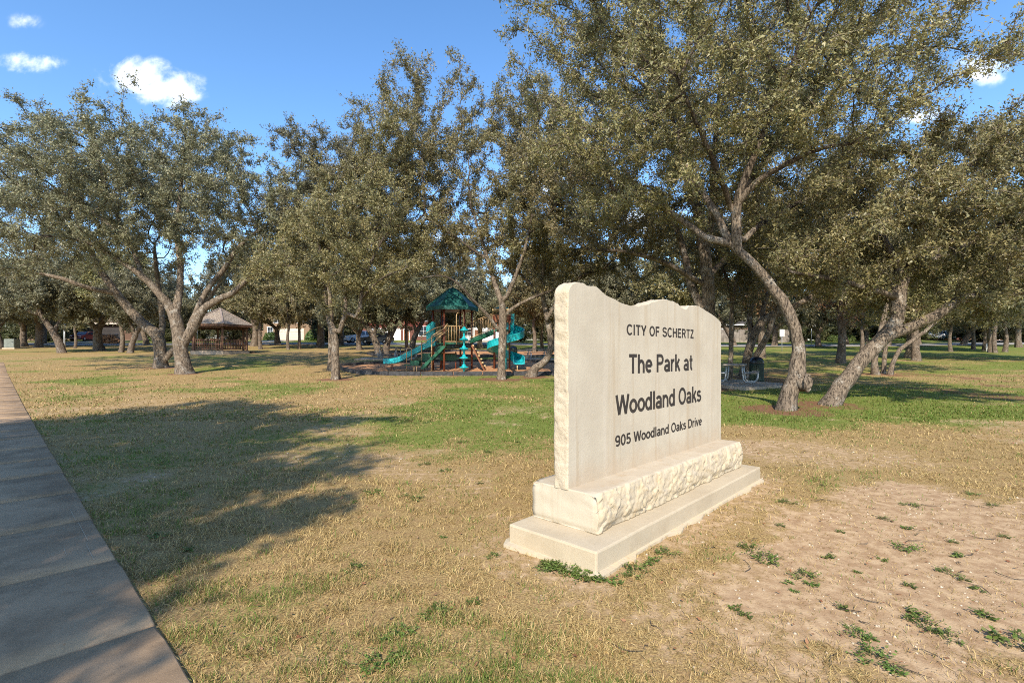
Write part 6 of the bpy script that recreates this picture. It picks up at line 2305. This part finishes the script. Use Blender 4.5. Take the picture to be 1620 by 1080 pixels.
wp = [weed_proto(3, 16, .085, .05, .026), weed_proto(4, 30, .15, .06, .024), weed_proto(5, 9, .06, .045, .03), weed_proto(6, 24, .12, .085, .034)]
WEEDS = [(1335, 962, 0, 1.0), (1352, 1002, 1, .8), (1378, 1012, 0, .9), (1212, 885, 1, 1.3), (1190, 870, 1, 1.2), (1272, 912, 1, 1.0), (1282, 925, 0, 1.0), (1310, 882, 0, .8), (1435, 868, 1, 1.0),
         (1402, 822, 1, .8), (1438, 836, 2, .9), (1508, 858, 0, .8), (1513, 880, 0, 1.0), (1500, 906, 1, .8), (1440, 928, 0, .7), (1525, 918, 0, .9), (1548, 934, 2, 1), (1465, 990, 1, 1.0), (1445, 972, 0, .9),
         (1500, 1008, 1, .9), (1556, 974, 0, 1.0), (1606, 1018, 3, 1.15), (1165, 962, 2, 1.0), (1180, 975, 0, .8), (1244, 922, 2, .8), (1255, 935, 0, .7), (1395, 885, 2, .8), (1355, 905, 0, .7), (1330, 842, 0, .8),
         (1570, 800, 1, .9), (1540, 782, 1, 1.0), (1440, 800, 1, .8), (1235, 832, 0, .7), (1245, 795, 1, .8), (1590, 850, 0, .9), (1380, 1040, 1, 1), (1410, 1060, 0, 1)]
started = set()
GROUPED = 'low green weeds in the worn dirt right of the sign'
for i, (px, py, k, s_) in enumerate(WEEDS):
    o = wp[k] if k not in started else copy_tree(wp[k])
    started.add(k)
    s_ *= random.uniform(.6, .95)
    o.location = gpx(px, py); o.scale = (s_, s_, s_); o.rotation_euler = (0, 0, random.uniform(0, 6.28))
    if px == 1606: tag(o, 'largest leafy weed by the right border of the worn dirt', 'weed', GROUPED)
    else: tag(o, 'low green weed growing in the worn dirt right of the sign', 'weed', GROUPED)
for i in range(26):
    f = i / 25
    o = copy_tree(wp[random.choice((0, 1, 2))])
    if i < 20:
        px = 862 + 90 * f * 1.25; py = 893 + 26 * f * 1.25 + random.uniform(-3, 4)
    else:
        px = 975 + (i - 20) * 16; py = 918 - (i - 20) * 9 + random.uniform(0, 6)
    o.location = gpx(px, py); s_ = random.uniform(.55, .95); o.scale = (s_, s_, s_); o.rotation_euler = (0, 0, random.uniform(0, 6.28))
    tag(o, 'bright green weed crowding the foot of the sign base', 'weed', 'weeds along the foot of the sign')
LAWNW = [(640, 1000), (612, 1012), (628, 1042), (600, 1050), (750, 955), (690, 970), (660, 790), (672, 735), (640, 785), (590, 780), (560, 795), (770, 715), (730, 700), (705, 745), (760, 765), (820, 700), (250, 850), (300, 870), (120, 600), (700, 850), (780, 880), (560, 900)]
for (px, py) in LAWNW:
    o = copy_tree(wp[random.choice((0, 1, 3))])
    o.location = gpx(px, py); s_ = random.uniform(.5, .85); o.scale = (s_, s_, s_ * .9); o.rotation_euler = (0, 0, random.uniform(0, 6.28))
    tag(o, 'green weed standing out from the dry lawn left of the sign', 'weed', 'weeds in the dry lawn')


def pebbles():
    g = np.random.default_rng(505)
    n_ = 9000
    y = g.uniform(2.2, 9.5, n_); x = g.uniform(-1.1, 1.15, n_) * y
    b_ = f_bare(x, y)
    k = (g.random(n_) < b_ ** 2 * .75) & ~in_sign(x, y)
    x, y = x[k], y[k]
    n_ = len(x)
    r_ = .0035 + .010 * g.random(n_) ** 3.2 * np.clip(y / 4, 1, 2)
    z = terr(x, y)
    base = np.array([(1, 0, 0), (0, 1, 0), (-1, 0, 0), (0, -1, 0), (0, 0, .62), (0, 0, -.4)], float)
    a = g.uniform(0, 6.28, n_)
    V = np.zeros((n_, 6, 3))
    for j in range(6):
        sc_ = r_ * g.uniform(.7, 1.4, n_)
        V[:, j, 0] = x + (base[j, 0] * np.cos(a) - base[j, 1] * np.sin(a)) * sc_
        V[:, j, 1] = y + (base[j, 0] * np.sin(a) + base[j, 1] * np.cos(a)) * sc_
        V[:, j, 2] = z + base[j, 2] * sc_
    T = np.array([(0, 1, 4), (1, 2, 4), (2, 3, 4), (3, 0, 4), (1, 0, 5), (2, 1, 5), (3, 2, 5), (0, 3, 5)])
    me = np_mesh('gravel', V.reshape(-1, 3), tris=(np.arange(n_) * 6)[:, None, None] + T[None], mats=[pebble_m]) if False else np_mesh('gravel', V.reshape(-1, 3), tris=((np.arange(n_) * 6)[:, None, None] + T[None]).reshape(-1, 3), mats=[pebble_m])
    tag(link('gravel', me), 'small pale limestone pebbles strewn over the worn dirt', 'gravel', None, 'stuff')


pebbles()


def litter():
    g = np.random.default_rng(606)
    n_ = 1500
    y = 2.2 + 16 * g.random(n_) ** 1.3; x = g.uniform(-1.1, 1.1, n_) * y
    k = ~in_sign(x, y)
    x, y = x[k], y[k]; n_ = len(x)
    z = terr(x, y) + .008 + .03 * on_walk(x, y) + g.uniform(0, .015, n_)
    l = .035 * g.uniform(.6, 1.4, n_) * np.clip(y / 8, .8, 1.25)
    keepw = ~on_walk(x, y) | (g.random(n_) < .12)
    a = g.uniform(0, 6.28, n_); t = g.normal(0, .3, (n_, 2))
    ax = np.stack([np.cos(a), np.sin(a), t[:, 0]], 1); s_ = np.stack([-np.sin(a), np.cos(a), t[:, 1]], 1)
    q = np.stack([x, y, z], 1); L_ = l[:, None]
    V = np.stack([q - ax * L_ * .5, q + s_ * L_ * .25, q + ax * L_ * .5, q - s_ * L_ * .25], 1)[keepw].reshape(-1, 3)
    m = len(V) // 4
    me = np_mesh('fallen_leaves', V, quads=np.arange(m * 4).reshape(-1, 4), mats=[drylf_m])
    at = me.attributes.new('rnd', 'FLOAT', 'FACE'); at.data.foreach_set('value', g.random(m).astype(np.float32))
    tag(link('fallen_leaves', me), 'scattered brown fallen oak leaves on the lawn', 'leaves', None, 'stuff')
    tw = MB()
    for k in range(90):
        yy_ = 2.4 + 7 * random.random(); xx_ = random.uniform(.15, 1.05) * yy_
        if in_sign(np.array(xx_), np.array(yy_)): continue
        a = random.uniform(0, 6.28); L0 = random.uniform(.015, .07)
        pts = []
        for j in range(4):
            pts.append((xx_ + math.cos(a) * L0 * j, yy_ + math.sin(a) * L0 * j, tz(xx_, yy_) + .006 + random.uniform(0, .012)))
            a += random.uniform(-.5, .5)
        tw.tube(pts, [.003, .0028, .0022, .001], 4)
    o = tw.build('fallen_twigs', bark_far)
    tag(o, 'thin dark twigs lying on the worn dirt', 'twigs', None, 'stuff')


litter()
